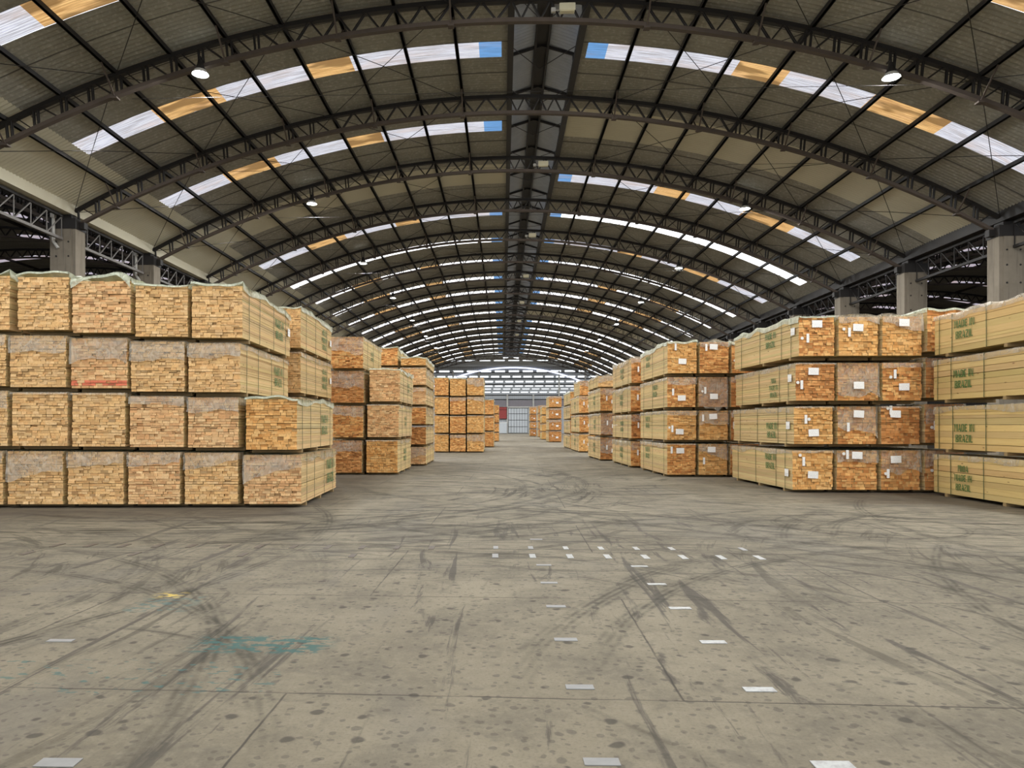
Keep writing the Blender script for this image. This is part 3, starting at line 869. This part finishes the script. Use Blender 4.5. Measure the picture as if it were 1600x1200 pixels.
# ------------------------------------------------------------------ timber bundles
GLYPH = {
 'M': (.95, [[(0,0),(.17,0),(.17,1),(0,1)],[(.72,0),(.95,0),(.95,1),(.72,1)],[(.21,1),(.38,1),(.50,.40),(.44,.08)],[(.68,1),(.56,1),(.50,.62),(.54,.40)]]),
 'A': (.80, [[(0,0),(.16,0),(.38,.95),(.32,1)],[(.50,0),(.80,0),(.50,1),(.36,1)],[(.20,.26),(.48,.26),(.46,.38),(.24,.38)]]),
 'D': (.74, [[(0,0),(.22,0),(.22,1),(0,1)],[(.27,1),(.54,1),(.74,.80),(.74,.20),(.54,0),(.27,0),(.27,.12),(.42,.12),(.50,.24),(.50,.76),(.42,.88),(.27,.88)]]),
 'E': (.62, [[(0,0),(.22,0),(.22,1),(0,1)],[(.27,.86),(.62,.86),(.62,1),(.27,1)],[(.27,.43),(.52,.43),(.52,.57),(.27,.57)],[(.27,0),(.62,0),(.62,.14),(.27,.14)]]),
 'I': (.30, [[(.03,0),(.27,0),(.27,1),(.03,1)]]),
 'N': (.82, [[(0,0),(.15,0),(.15,1),(0,1)],[(.67,0),(.82,0),(.82,1),(.67,1)],[(.18,1),(.36,1),(.64,.0),(.52,.0)]]),
 'B': (.74, [[(0,0),(.22,0),(.22,1),(0,1)],[(.27,.53),(.58,.53),(.70,.64),(.70,.88),(.58,1),(.27,1),(.27,.88),(.44,.88),(.48,.80),(.48,.70),(.44,.65),(.27,.65)],[(.27,0),(.60,0),(.74,.12),(.74,.36),(.62,.48),(.27,.48),(.27,.37),(.46,.37),(.51,.30),(.51,.18),(.46,.12),(.27,.12)]]),
 'R': (.78, [[(0,0),(.22,0),(.22,1),(0,1)],[(.27,.47),(.58,.47),(.72,.60),(.72,.88),(.58,1),(.27,1),(.27,.88),(.44,.88),(.50,.80),(.50,.68),(.44,.59),(.27,.59)],[(.32,.42),(.52,.42),(.78,0),(.54,0)]]),
 'Z': (.68, [[(0,.86),(.66,.86),(.66,1),(0,1)],[(.42,.82),(.66,.82),(.26,.18),(.02,.18)],[(0,0),(.68,0),(.68,.14),(0,.14)]]),
 'L': (.60, [[(0,0),(.22,0),(.22,1),(0,1)],[(.27,0),(.60,0),(.60,.22),(.54,.14),(.27,.14)]]),
 '1': (.36, [[(.08,0),(.30,0),(.30,1),(.08,.9)]]),
 '0': (.66, [[(.30,1),(.20,1),(0,.80),(0,.20),(.20,0),(.30,0),(.30,.12),(.22,.22),(.22,.78),(.30,.88)],[(.36,1),(.46,1),(.66,.80),(.66,.20),(.46,0),(.36,0),(.36,.12),(.44,.22),(.44,.78),(.36,.88)]]),
 ' ': (.35, []),
}
def stencil(parent, lines, side, xf, yc, zc, h, wide=.80):
    """green stencilled words on a long side; side -1 faces -x"""
    mb = MB(); lh = h*1.42
    for k, ln in enumerate(lines):
        tot = sum(GLYPH[c][0]+.12 for c in ln)*h*wide
        u = -tot/2; z = zc + ((len(lines)-1)/2-k)*lh - h/2
        for c in ln:
            gw, polys = GLYPH[c]
            for p in polys:
                pts = []
                for px, pz in p:
                    uu = u + px*h*wide; y = yc - uu if side < 0 else yc + uu
                    pts.append((xf+side*.004, y, z + pz*h))
                mb.poly(pts)
            u += (gw+.12)*h*wide
    return mb.build('stencil_text', PAINT, parent)

PALE = dict(ends=[(.78,.52,.24),(.72,.46,.20),(.80,.55,.28),(.70,.42,.18)], side=(.62,.45,.22))
PINK = dict(ends=[(.78,.51,.25),(.71,.42,.20),(.82,.57,.30),(.66,.37,.17)], side=(.62,.46,.23))
ORNG = dict(ends=[(.76,.39,.13),(.64,.29,.09),(.84,.50,.19),(.46,.18,.05)], side=(.61,.455,.225))
HONY = dict(ends=[(.78,.45,.16),(.70,.37,.12),(.83,.52,.21),(.58,.28,.08)], side=(.61,.455,.225))
DEEP = dict(ends=[(.62,.29,.10),(.50,.21,.06),(.72,.38,.14),(.36,.14,.04)], side=(.60,.44,.22))
STRW = dict(ends=[(.74,.44,.16),(.68,.38,.12)], side=(.62,.45,.19))
LOOK = {id(PALE):'pale', id(PINK):'pinkish', id(ORNG):'orange', id(HONY):'honey-coloured', id(DEEP):'brown', id(STRW):'straw-coloured'}

def lumber_mesh(w, L, h, pal, t, bw, rng, red=False):
    verts, faces, ce, cs = [], [], [], []
    z = .0; x0, x1 = -w/2, w/2
    H = h
    rows = max(3, int(round(H/t))); ths = [rng.uniform(.92,1.08) for _ in range(rows)]
    s = H/sum(ths)
    zrow = 0
    for r in range(rows):
        th = ths[r]*s
        gapv = rng.choice((.001,.002,.003,.006,.009)) if t < .1 else rng.choice((.004,.008,.012))
        if r and r % 7 == 0: gapv = .013
        x = x0 + rng.uniform(0,.010)
        xe = x1 - rng.uniform(0,.010)
        while x < xe-.012:
            ww = rng.uniform(*bw)
            if x+ww > xe-.025: ww = xe-x
            split = rng.random() < .12
            parts = [(0,th)] if not split else [(0,th*.5),(th*.5,th)]
            for pa, pb in parts:
                g = rng.choice((.0005,.001,.003,.006,.009))
                yf = -L/2 + min(.06, abs(rng.gauss(0,.016)))
                yb = L/2 - min(.045, abs(rng.gauss(0,.010)))
                i = len(verts)
                za, zb = zrow+pa, zrow+pb-gapv*rng.uniform(.3,1)
                xa, xb = x, x+ww-g
                verts += [(xa,yf,za),(xb,yf,za),(xb,yb,za),(xa,yb,za),(xa,yf,zb),(xb,yf,zb),(xb,yb,zb),(xa,yb,zb)]
                for q in ((0,3,2,1),(4,5,6,7),(0,1,5,4),(1,2,6,5),(2,3,7,6),(3,0,4,7)): faces.append(tuple(i+k for k in q))
                a = rng.choice(pal['ends']); b = rng.choice(pal['ends']); f = rng.random(); br = rng.uniform(.80,1.14)
                if rng.random() < .07: br *= .60
                e = [min(1,(a[k]*(1-f)+b[k]*f)*br) for k in range(3)] + [1]
                if red and r in (1,2) and rng.random() < .75: e = [.70*br,.17*br,.10*br,1]   # red paint brushed over the lower ends
                sb = rng.uniform(.80,1.12); sd = [min(1,pal['side'][k]*sb*(1+.05*rng.uniform(-1,1))) for k in range(3)] + [1]
                ce += e*8; cs += sd*8
            x += ww
        zrow += th
    me = bpy.data.meshes.new('boards'); me.from_pydata(verts, [], faces); me.materials.append(LUMBER)
    a = me.color_attributes.new('end_tone', 'FLOAT_COLOR', 'POINT'); a.data.foreach_set('color', ce)
    a = me.color_attributes.new('side_tone', 'FLOAT_COLOR', 'POINT'); a.data.foreach_set('color', cs)
    me.update()
    return me

def film_mesh(w, L, h, drop, side_drop, ruffle, rng, corner=0.0, skew=0.0, tail=.08):
    """sheet laid over the top, hanging over the end by drop, over the long sides by side_drop"""
    sd = rng.uniform(0, 100)
    N = lambda a, b: noise.noise(Vector((a+sd, b-sd, sd*.37)))
    mb = MB(); nx, ny, nf = 14, 22, 4
    W = w/2+.008
    def top(i, j):
        x = -W+2*W*i/nx; y = -L/2-.012+(L+.024)*j/ny
        e = min(i, nx-i)/3.0; ej = min(j, ny-j)/3.0
        edge = max(0, 1-min(e, ej))
        z = h+.003 + .006*(N(x*3,y*2)+.7) + 1.6*ruffle*edge*max(0, .35+N(x*2.6,y*1.9))
        return (x, y, z)
    idx = {}
    def V(key, p):
        if key not in idx: idx[key] = len(mb.v); mb.v.append(p)
        return idx[key]
    def F(a, b, c, d): mb.f.append((a,b,c,d)); mb.m.append(0)
    for j in range(ny):
        for i in range(nx):
            F(*(V(('t',a,b), top(a,b)) for a, b in ((i,j),(i+1,j),(i+1,j+1),(i,j+1))))
    for s, i in ((-1,0),(1,nx)):
        def sp(j, k):
            if k == 0: return V(('t',i,j), top(i,j))
            x, y, z = top(i,j); d = side_drop*(.8+.7*N(y*1.3,s*5))*k/2
            return V(('s',s,j,k), (x+s*min(.018, .004+.008*k*(.5+N(y*4,k))), y, z-max(.02,d)-.012))
        for j in range(ny):
            for k in range(2): F(sp(j,k), sp(j+1,k), sp(j+1,k+1), sp(j,k+1))
    def fp(i, k):
        if k == 0: return V(('t',i,0), top(i,0))
        x, y, z = top(i,0); u = i/nx*2-1
        d = drop*(1+.30*N(x*2.2,3)+.14*N(x*7,9)) + corner*max(0,abs(u)-.55)*1.2*(1 if corner > 0 else 0) + skew*u
        d = max(.03, d)*k/nf
        return V(('f',i,k), (max(-w/2-.016, min(w/2+.016, x+.035*N(x*3,k*.7)*k/nf)), -L/2-.018-.022*(1+N(x*6,k*.8))*(k/nf)**.5, z-d-.01))
    for i in range(nx):
        for k in range(nf): F(fp(i,k), fp(i+1,k), fp(i+1,k+1), fp(i,k+1))
    def bp(i, k):
        if k == 0: return V(('t',i,ny), top(i,ny))
        x, y, z = top(i,ny); return V(('b',i,k), (x, L/2+.018, z-tail*k))
    for i in range(nx): F(bp(i+1,0), bp(i,0), bp(i,1), bp(i+1,1))
    return mb.mesh('film', FILM_MILKY if ruffle >= .04 and drop < .12 else FILM, True)

SEED = [100]
def bundle(label, group, xl, xr, yf, yaw, z0, z1, L, pal, wrap=None, ruffle=0.0, side_drop=.13, t=.048, bw=(.055,.15),
           text=None, tside=1, tpos=.5, th=.12, tz=.5, straps=(.14,.42,.80), tags=(), corner=0.0, skew=0.0, cap=True, shift=0.0, red=False):
    """xl, xr, yf: front lower edge in the hall; z0..z1 from the underside of its bearers to its top boards"""
    SEED[0] += 1; rng = random.Random(SEED[0]*13)
    w = xr-xl-.055; a = R(yaw)
    cx, cy = (xl+xr)/2+shift, yf
    ox = cx - math.sin(a)*L/2; oy = cy + math.cos(a)*L/2
    e = empty('timber_bundle', (ox, oy, z0), a)
    bh = .07; H = z1-z0-bh-.02
    bd = link('boards', lumber_mesh(w, L, H, pal, t, bw, rng, red), e); bd.location.z = bh
    for fy in (.12, .5, .90):
        mb = MB(); y = -L/2+L*fy; mb.box(-w/2+.004, w/2-.004, y-.045, y+.045, 0, bh-.002); mb.build('bearer', BEARER, e)
    for fy in straps:
        y = -L/2+L*fy+rng.uniform(-.03,.03); q = .010; mb = MB(); k = rng.uniform(-.02,.02)
        for s in (-1, 1):
            mb.bar((s*(w/2+q+.004),y,bh*.95),(s*(w/2+q+.004),y+k,bh+H+.012),.005,.014,up=(0,1,0))
        mb.bar((-w/2-q,y+k,bh+H+.014),(w/2+q,y+k,bh+H+.014),.020,.004)
        mb.bar((-w/2-q,y,bh*.95),(w/2+q,y,bh*.95),.020,.004)
        mb.build('strap', STRAP, e)
    if cap:
        f = link('plastic_film', film_mesh(w, L, H, wrap or .03, side_drop, ruffle, rng, corner, skew), e); f.location.z = bh
        f['label'] = 'clear plastic film'
    if text:
        s = stencil(e, text, tside, tside*w/2, -L/2+L*tpos, bh+H*tz, th)
        s.location.x = tside*.012
    for tg in tags:
        kind, u, v = tg[:3]   # u across 0..1 from left, v up 0..1
        x = -w/2+w*u; z = bh+H*v
        dep = -L/2-(.075 if wrap and (1-v)*H < wrap*1.35 else .012)
        if kind == 'p':
            mb = MB(); mb.box(-.115,.115,-.004,0,-.08,.08); o = mb.build('paper_tag', PAPER, e); o['label'] = 'white printed paper tag'
            o.rotation_euler = (rng.uniform(-.06,.02), rng.uniform(-.06,.06), 0)
        elif kind == 's':
            mb = MB(); mb.box(-.03,.03,-.004,0,-.10,.10); o = mb.build('label_strip', PAPER, e)
        elif kind == 'c':
            mb = MB(); mb.tube((0,0,0),(0,-.006,0),.035,n=14); o = mb.build('end_cap', WHITEP, e)
        if kind == 'x':   # tag on the long side near the end
            mb = MB(); sx = tg[3]; mb.box(-.004,0,-.10,.10,-.085,.085) if sx < 0 else mb.box(0,.004,-.10,.10,-.085,.085)
            o = mb.build('paper_tag', PAPER, e); o.location = (sx*(w/2+.03), -L/2+u, z)
        else: o.location = (x, dep, z)
    tag(e, label, 'timber bundle', group)
    return e

ROWN = ['bottom','second row','third row','top']
MIB = ['MADE IN','BRAZIL']
def name(pal, wrap, where):
    return f"{LOOK[id(pal)]}{' film-draped' if wrap and wrap > .1 else ''} timber bundle, {where}"

# --- near left stack: five columns, front turned a little (rows counted from the floor)
A_YAW = 3.0
def afront(x): return 12.98 + (x+3.67)*math.tan(R(A_YAW))
# per column: list of (xl, xr, z0, z1, palette, film drop, options)
A = [
 ('sixth column from aisle', [(-10.22,-9.12,0,1.07,PALE,.25,{}),(-10.15,-9.04,1.07,2.17,PALE,.3,{}),(-10.2,-9.07,2.17,3.20,PALE,.2,{}),(-10.1,-9.0,3.20,4.28,PALE,0,dict(ruffle=.12))]),
 ('fifth column from aisle', [(-9.1,-8.03,0,1.06,PALE,.44,dict(skew=-.08)),(-9.02,-7.95,1.07,2.14,PALE,0,{}),(-9.06,-7.97,2.15,3.18,PALE,.30,{}),(-8.92,-7.93,3.20,4.26,PALE,0,dict(ruffle=.07))]),
 ('fourth column from aisle', [(-8.01,-6.93,0,1.05,PALE,.24,dict(skew=-.03)),(-7.93,-6.90,1.06,2.13,PALE,0,{}),(-7.95,-6.86,2.13,3.14,PINK,.40,dict(corner=.15,red=True)),(-7.93,-6.80,3.15,4.19,PINK,.05,dict(ruffle=.12,corner=.25))]),
 ('third column from aisle', [(-6.91,-5.90,0,1.04,PINK,.22,dict(skew=-.05)),(-6.88,-5.83,1.05,2.07,PINK,.14,{}),(-6.86,-5.82,2.07,3.08,PALE,.36,{}),(-6.78,-5.76,3.08,4.10,PALE,.03,dict(ruffle=.05))]),
 ('second column from aisle', [(-5.88,-4.84,0,1.03,PALE,.24,dict(skew=-.10)),(-5.82,-4.83,1.04,2.05,PINK,.26,{}),(-5.81,-4.80,2.06,3.05,PALE,.27,dict(text=MIB,tpos=.74)),(-5.75,-4.76,3.06,4.10,PALE,.04,dict(ruffle=.07,text=MIB,tpos=.72,tags=[('x',3.3,.55,1)]))]),
 ('column beside the aisle', [(-4.80,-3.68,0,.99,PINK,.33,dict(skew=-.14,corner=.1,text=MIB,tpos=.78,th=.21,side_drop=.16)),(-4.76,-3.76,1.0,2.02,HONY,0,dict(ruffle=.06,text=MIB,tpos=.70))]),
]
for where, rows in A:
    for r, (xl, xr, z0, z1, pal, dr, op) in enumerate(rows):
        rw = ROWN[r] if len(rows) == 4 else ['bottom','upper'][r]
        bundle(name(pal, dr, f'{rw} of {where}, near left stack'), 'bundles of the wide near left stack',
               xl, xr, afront(xl), A_YAW+random.uniform(-.15,.15), z0, z1, 3.55, pal, dr, tside=1, th=op.pop('th',.17), straps=(.10,.30,.58,.86), **op)
# behind the second column
for r, (z0, z1) in enumerate([(0,1.1),(1.12,2.22),(2.24,3.30),(3.32,4.36)]):
    bundle(name(PALE, 0, f'{ROWN[r]} of the column behind the near left stack'), 'bundles of the column behind the near left stack',
           -5.85, -4.82, 16.85, 2.0, z0, z1, 3.6, PALE, .03, ruffle=.06 if r == 3 else 0, text=['BRAZIL','MADE IN','BRAZIL'] if r >= 2 else None, tpos=.72, th=.14, tags=[('x',3.3,.5,1)])

# --- second left stack
G = 'bundles of the second stack left of the aisle'
for r, (xl, xr, z0, z1, pal, dr, op) in enumerate([(-5.35,-4.32,0,1.08,DEEP,.32,{}),(-5.32,-4.28,1.09,2.15,ORNG,.30,dict(skew=.08)),(-5.35,-4.26,2.16,3.22,DEEP,.50,{}),(-5.35,-4.28,3.23,4.28,ORNG,.45,dict(text=MIB,tpos=.45))]):
    bundle(name(pal, dr, f'{ROWN[r]} of outer column, second left stack'), G, xl, xr, 21.75, .5, z0, z1, 3.5, pal, dr, straps=(.2,.5,.8), **op)
for r, (xl, xr, z0, z1, pal, dr, op) in enumerate([(-4.25,-3.22,0,1.09,HONY,0,dict(text=MIB,tpos=.5,th=.16)),(-4.22,-3.18,1.10,2.19,PINK,0,dict(text=MIB,tpos=.45)),(-4.15,-3.14,2.20,3.28,PINK,0,dict(ruffle=.05,text=MIB,tpos=.6))]):
    bundle(name(pal, dr, f"{['bottom','middle','top'][r]} of aisle column, second left stack"), G, xl, xr, 21.8, .5, z0, z1, 3.4, pal, dr, straps=(.2,.5,.8), t=.055, **op)

# --- third left stack: thinner bundles
G = 'bundles of the third stack left of the aisle'
zz = [0,.75,1.52,2.26,3.0,3.74,4.12]
for r in range(6):
    pal, dr = [(PINK,.40),(DEEP,.0),(ORNG,.0),(PINK,.2),(PINK,0),(HONY,0)][r]
    bundle(name(pal, dr, f"{['bottom','second row','third row','fourth row','fifth row','thin topmost'][r]} of aisle column, third left stack"), G,
           -3.92+(r%2)*.03, -2.88, 26.75, 1.0, zz[r], zz[r+1]-.01, 3.9, pal, dr, ruffle=.05 if r == 5 else 0, skew=-.1 if dr else 0, side_drop=.35 if r in (2,3,4) else .13)
for r in range(6):
    pal = [HONY,PINK,HONY,ORNG,HONY,ORNG][r]
    bundle(name(pal, 0, f"{['bottom','second row','third row','fourth row','fifth row','top'][r]} of outer column, third left stack"), G,
           -5.02, -3.96, 26.8, 1.0, r*.75, r*.75+.74, 3.9, pal, 0, ruffle=.04 if r == 5 else 0)

# --- fourth left stack: three columns
G = 'bundles of the fourth stack left of the aisle'
for c, (xl, xr, wh) in enumerate([(-3.95,-3.08,'outer'),(-3.06,-2.10,'middle'),(-2.08,-1.07,'aisle')]):
    for r in range(4):
        pal = [[HONY,HONY,HONY,ORNG],[ORNG,ORNG,ORNG,HONY],[HONY,HONY,HONY,HONY]][c][r]
        dr = [[0,0,0,0],[.18,0,.22,0],[.42,0,.2,.48]][c][r]
        dz = (-.03 if c == 1 else 0)
        bundle(name(pal, dr, f'{ROWN[r]} of {wh} column, fourth left stack'), G, xl, xr, 40.5, .5, max(0,r*1.07+dz*(r>0)), (r+1)*1.07-.01+dz, 3.9, pal, dr, skew=.08*(c-1) if dr else 0, ruffle=.04 if r == 3 else 0, t=.06)
G = 'bundles of the fifth stack left of the aisle'
for r in range(3):
    bundle(name(ORNG, 0, f"{['bottom','middle','top'][r]} of the fifth left stack"), G, -1.66, -.63, 50.5, 0, r*1.14, r*1.14+1.13, 4.2, ORNG, .12 if r == 1 else 0, ruffle=.04 if r == 2 else 0, t=.06)
G = 'bundles of the sixth stack left of the aisle'
for r in range(4):
    bundle(name(ORNG, 0, f'{ROWN[r]} of the sixth left stack near the far wall'), G, -1.37, -.37, 69.4, 0, r*.9, r*.9+.89, 4.2, ORNG, 0, t=.06)

# --- right edge stack: long sides with stencilled words
G = 'bundles with stencilled sides at the right frame edge'
for r, (z0, z1) in enumerate([(0,.905),(.945,1.935),(2.0,2.95),(2.985,3.87)]):
    bundle(f"straw-coloured timber bundle with green words, {ROWN[r]} of the stack at the right frame edge", G,
           9.28+.02*(r%2), 10.33, 11.35, -1.6, z0, z1, 4.6, STRW, .2, side_drop=.13, t=.125, bw=(.08,.2), text=['M10A','MADE IN','BRAZIL'] if r == 0 else MIB, tside=-1,
           tpos=.765, th=.155 if r else .135, tz=[.45,.38,.47,.56][r], straps=(.25,.62,.85,.955), ruffle=.05 if r == 3 else 0)

# --- second right stack: four columns with white tags
G = 'bundles of the four column stack on the right with white tags'
CW = ['aisle-side column','second column from aisle','third column from aisle','fourth column from aisle']
ROWS2 = [(0,.975),(1.03,1.965),(2.01,2.945),(3.02,3.985)]
def rt(*a): return list(a)
R2 = [
 [(6.50,7.46,HONY,.06,[('s',.27,.72),('c',.18,.88),('p',.50,.38),('x',.25,.42,-1)]),(6.53,7.46,HONY,0,[('s',.30,.66),('c',.38,.66),('p',.50,.30),('x',.25,.5,-1)]),(6.57,7.50,DEEP,0,[('p',.45,.78),('c',.05,.48),('s',.15,.42),('x',.25,.62,-1)]),(6.64,7.50,ORNG,.03,[('p',.5,.82),('c',.08,.45),('s',.24,.45),('x',.25,.66,-1)])],
 [(7.48,8.44,ORNG,.26,[('p',.46,.88),('c',.13,.92),('s',.22,.90)]),(7.50,8.42,ORNG,.55,[('p',.5,.80),('s',.23,.45)]),(7.50,8.46,ORNG,.74,[('p',.48,.40)]),(7.52,8.47,HONY,.16,[('p',.48,.72),('c',.12,.68),('s',.26,.6)])],
 [(8.46,9.38,ORNG,.48,[('p',.33,.78),('c',.07,.42),('s',.13,.42)]),(8.46,9.38,DEEP,0,[('p',.36,.80),('c',.16,.95),('s',.24,.9)]),(8.49,9.42,ORNG,.1,[('p',.54,.36),('c',.20,.62),('s',.31,.7)]),(8.48,9.43,HONY,.30,[('p',.50,.83)])],
 [(9.42,10.36,DEEP,.35,[('c',.12,.5)]),(9.42,10.36,DEEP,.4,[('c',.12,.4),('s',.2,.45)]),(9.44,10.38,DEEP,.2,[]),(9.47,10.42,ORNG,.05,[])],
]
for c in range(4):
    for r, (xl, xr, pal, dr, tg) in enumerate(R2[c]):
        z0, z1 = ROWS2[r]
        if c == 3: z0, z1 = z0+.03*r, z1+.05*r
        txt = {0:MIB,1:MIB,2:['M10A','MADE IN','BRAZIL'],3:MIB}[r] if c == 0 else None
        bundle(name(pal, dr, f'{ROWN[r]} of {CW[c]}, four-column right stack'), G, xl, xr, 16.3, [1.0,.9,.6,2.2][r]+random.uniform(-.2,.2), z0, z1, 4.0, pal, dr,
               text=txt, tside=-1, tpos=.31 if r != 3 else .38, th=.15 if r != 2 else .12, tz=[.66,.36,.42,.6][r], tags=tg, t=.062 if c else .058, bw=(.06,.14), ruffle=.05 if r == 3 else 0, skew=.10 if (c, r) in ((2,3),(1,1)) else 0, straps=(.10,.22,.55,.86))

# --- third right stack
G = 'bundles of the three column stack on the right'
R3 = [
 [(4.82,5.72,ORNG,0,[('p',.45,.78),('s',.15,.8)],0),(4.82,5.74,HONY,.14,[('p',.42,.28),('s',.17,.38),('c',.07,.42)],0),(4.82,5.72,ORNG,.2,[('p',.5,.30),('s',.2,.5)],0),(4.83,5.75,HONY,.06,[('p',.5,.38),('s',.27,.85)],0)],
 [(5.74,6.64,HONY,.34,[('p',.42,.82),('s',.18,.45)],.12),(5.76,6.66,HONY,.42,[('p',.45,.80),('s',.1,.75)],0),(5.74,6.64,DEEP,.88,[('p',.5,.35),('s',.2,.55),('c',.1,.52)],0),(5.77,6.68,ORNG,.18,[('p',.45,.84),('s',.2,.82)],0)],
 [(6.66,7.56,DEEP,.3,[],0),(6.68,7.58,DEEP,.2,[('s',.1,.5)],0),(6.68,7.58,DEEP,.2,[],0),(6.70,7.60,ORNG,.1,[('c',.1,.4)],0)],
]
for c in range(3):
    for r, (xl, xr, pal, dr, tg, sk) in enumerate(R3[c]):
        bundle(name(pal, dr, f'{ROWN[r]} of {CW[c]}, three-column right stack'), G, xl, xr, 21.2, 1.2, [0,1.03,2.0,3.0][r], [1.0,1.98,2.97,4.0][r], 3.7, pal, dr,
               text=MIB if c == 0 else None, tside=-1, tpos=.68 if r in (0,1,3) else .40, th=.15, tz=.62, tags=tg, t=.055, ruffle=.06 if r == 3 else 0, skew=sk, straps=(.1,.5,.85))

# --- further stacks along the right of the aisle
def pile(G, where, xl, xr, yf, yaw, zs_, L, pals, drops, text=True, tags=True, t=.06, rows=None, ruf=.05, side_drop=.15):
    n = len(zs_)-1
    rn = rows or (ROWN if n == 4 else ['bottom','second row','top'])
    for r in range(n):
        bundle(name(pals[r], drops[r], f'{rn[r]} of {where}'), G, xl+.02*(r%2), xr+.02*(r%2), yf, yaw, zs_[r], zs_[r+1]-.03, L, pals[r], drops[r],
               text=MIB if text else None, tside=-1, tpos=.45, th=.16, tz=.5, tags=[('p',.65,.4),('s',.3,.55)] if tags else (), t=t, ruffle=ruf if r == n-1 else 0, side_drop=side_drop)
pile('bundles of the fourth stack right of the aisle', 'the fourth right stack', 4.57, 5.47, 25.8, 1.0, [0,1.0,1.97,3.0,4.0], 3.9, [ORNG,DEEP,ORNG,DEEP], [.28,.25,.16,.2], side_drop=.22)
pile('bundles of the fifth stack right of the aisle', 'the fifth right stack', 4.19, 5.15, 31.0, 1.0, [0,1.06,2.11,3.2], 3.9, [DEEP,DEEP,ORNG], [.6,.9,.3], ruf=0)
bundle('pale film wrapped timber bundle, set back on top of the fifth right stack', 'bundles of the fifth stack right of the aisle', 4.22, 5.2, 31.9, 1.0, 3.2, 3.75, 3.3, PALE, .3, ruffle=.06)
pile('bundles of the sixth stack right of the aisle', 'the sixth right stack', 4.31, 5.3, 40.8, .5, [0,1.1,2.2,3.28], 4.6, [HONY,ORNG,ORNG], [0,.1,.2], ruf=0)
bundle('orange timber bundle, set back on top of the sixth right stack', 'bundles of the sixth stack right of the aisle', 4.5, 5.5, 42.2, .5, 3.28, 4.2, 3.2, ORNG, .3, ruffle=.06)
pile('bundles of the seventh stack right of the aisle', 'the seventh right stack', 4.33, 5.3, 46.5, 0, [0,.98,1.95,2.9,3.8], 5.0, [HONY,DEEP,HONY,HONY], [0,0,.2,0], tags=False)
pile('bundles of the eighth stack right of the aisle', 'the eighth right stack', 4.26, 5.5, 66.8, 0, [0,1.08,2.16,3.24,4.34], 4.5, [DEEP,DEEP,DEEP,ORNG], [0,.25,.2,.2], text=False)
pile('bundles of the ninth stack right of the aisle', 'the ninth right stack', 4.30, 5.4, 79.5, 0, [0,.92,1.84,2.76,3.68], 4.5, [STRW,STRW,STRW,STRW], [0,.1,0,0], text=False, tags=False)
pile('bundles of the tenth stack right of the aisle', 'the tenth right stack, outer column', 4.85, 5.9, 98.0, 0, [0,1.12,2.2,3.3,4.4], 4.5, [DEEP,DEEP,ORNG,DEEP], [0,0,.2,.2], text=False)
pile('bundles of the eleventh stack right of the aisle', 'the last right stack by the far door', 4.0, 5.0, 106.0, 0, [0,1.12,2.2,3.3,4.45], 4.5, [DEEP,ORNG,DEEP,ORNG], [0,.1,0,.2], text=False)
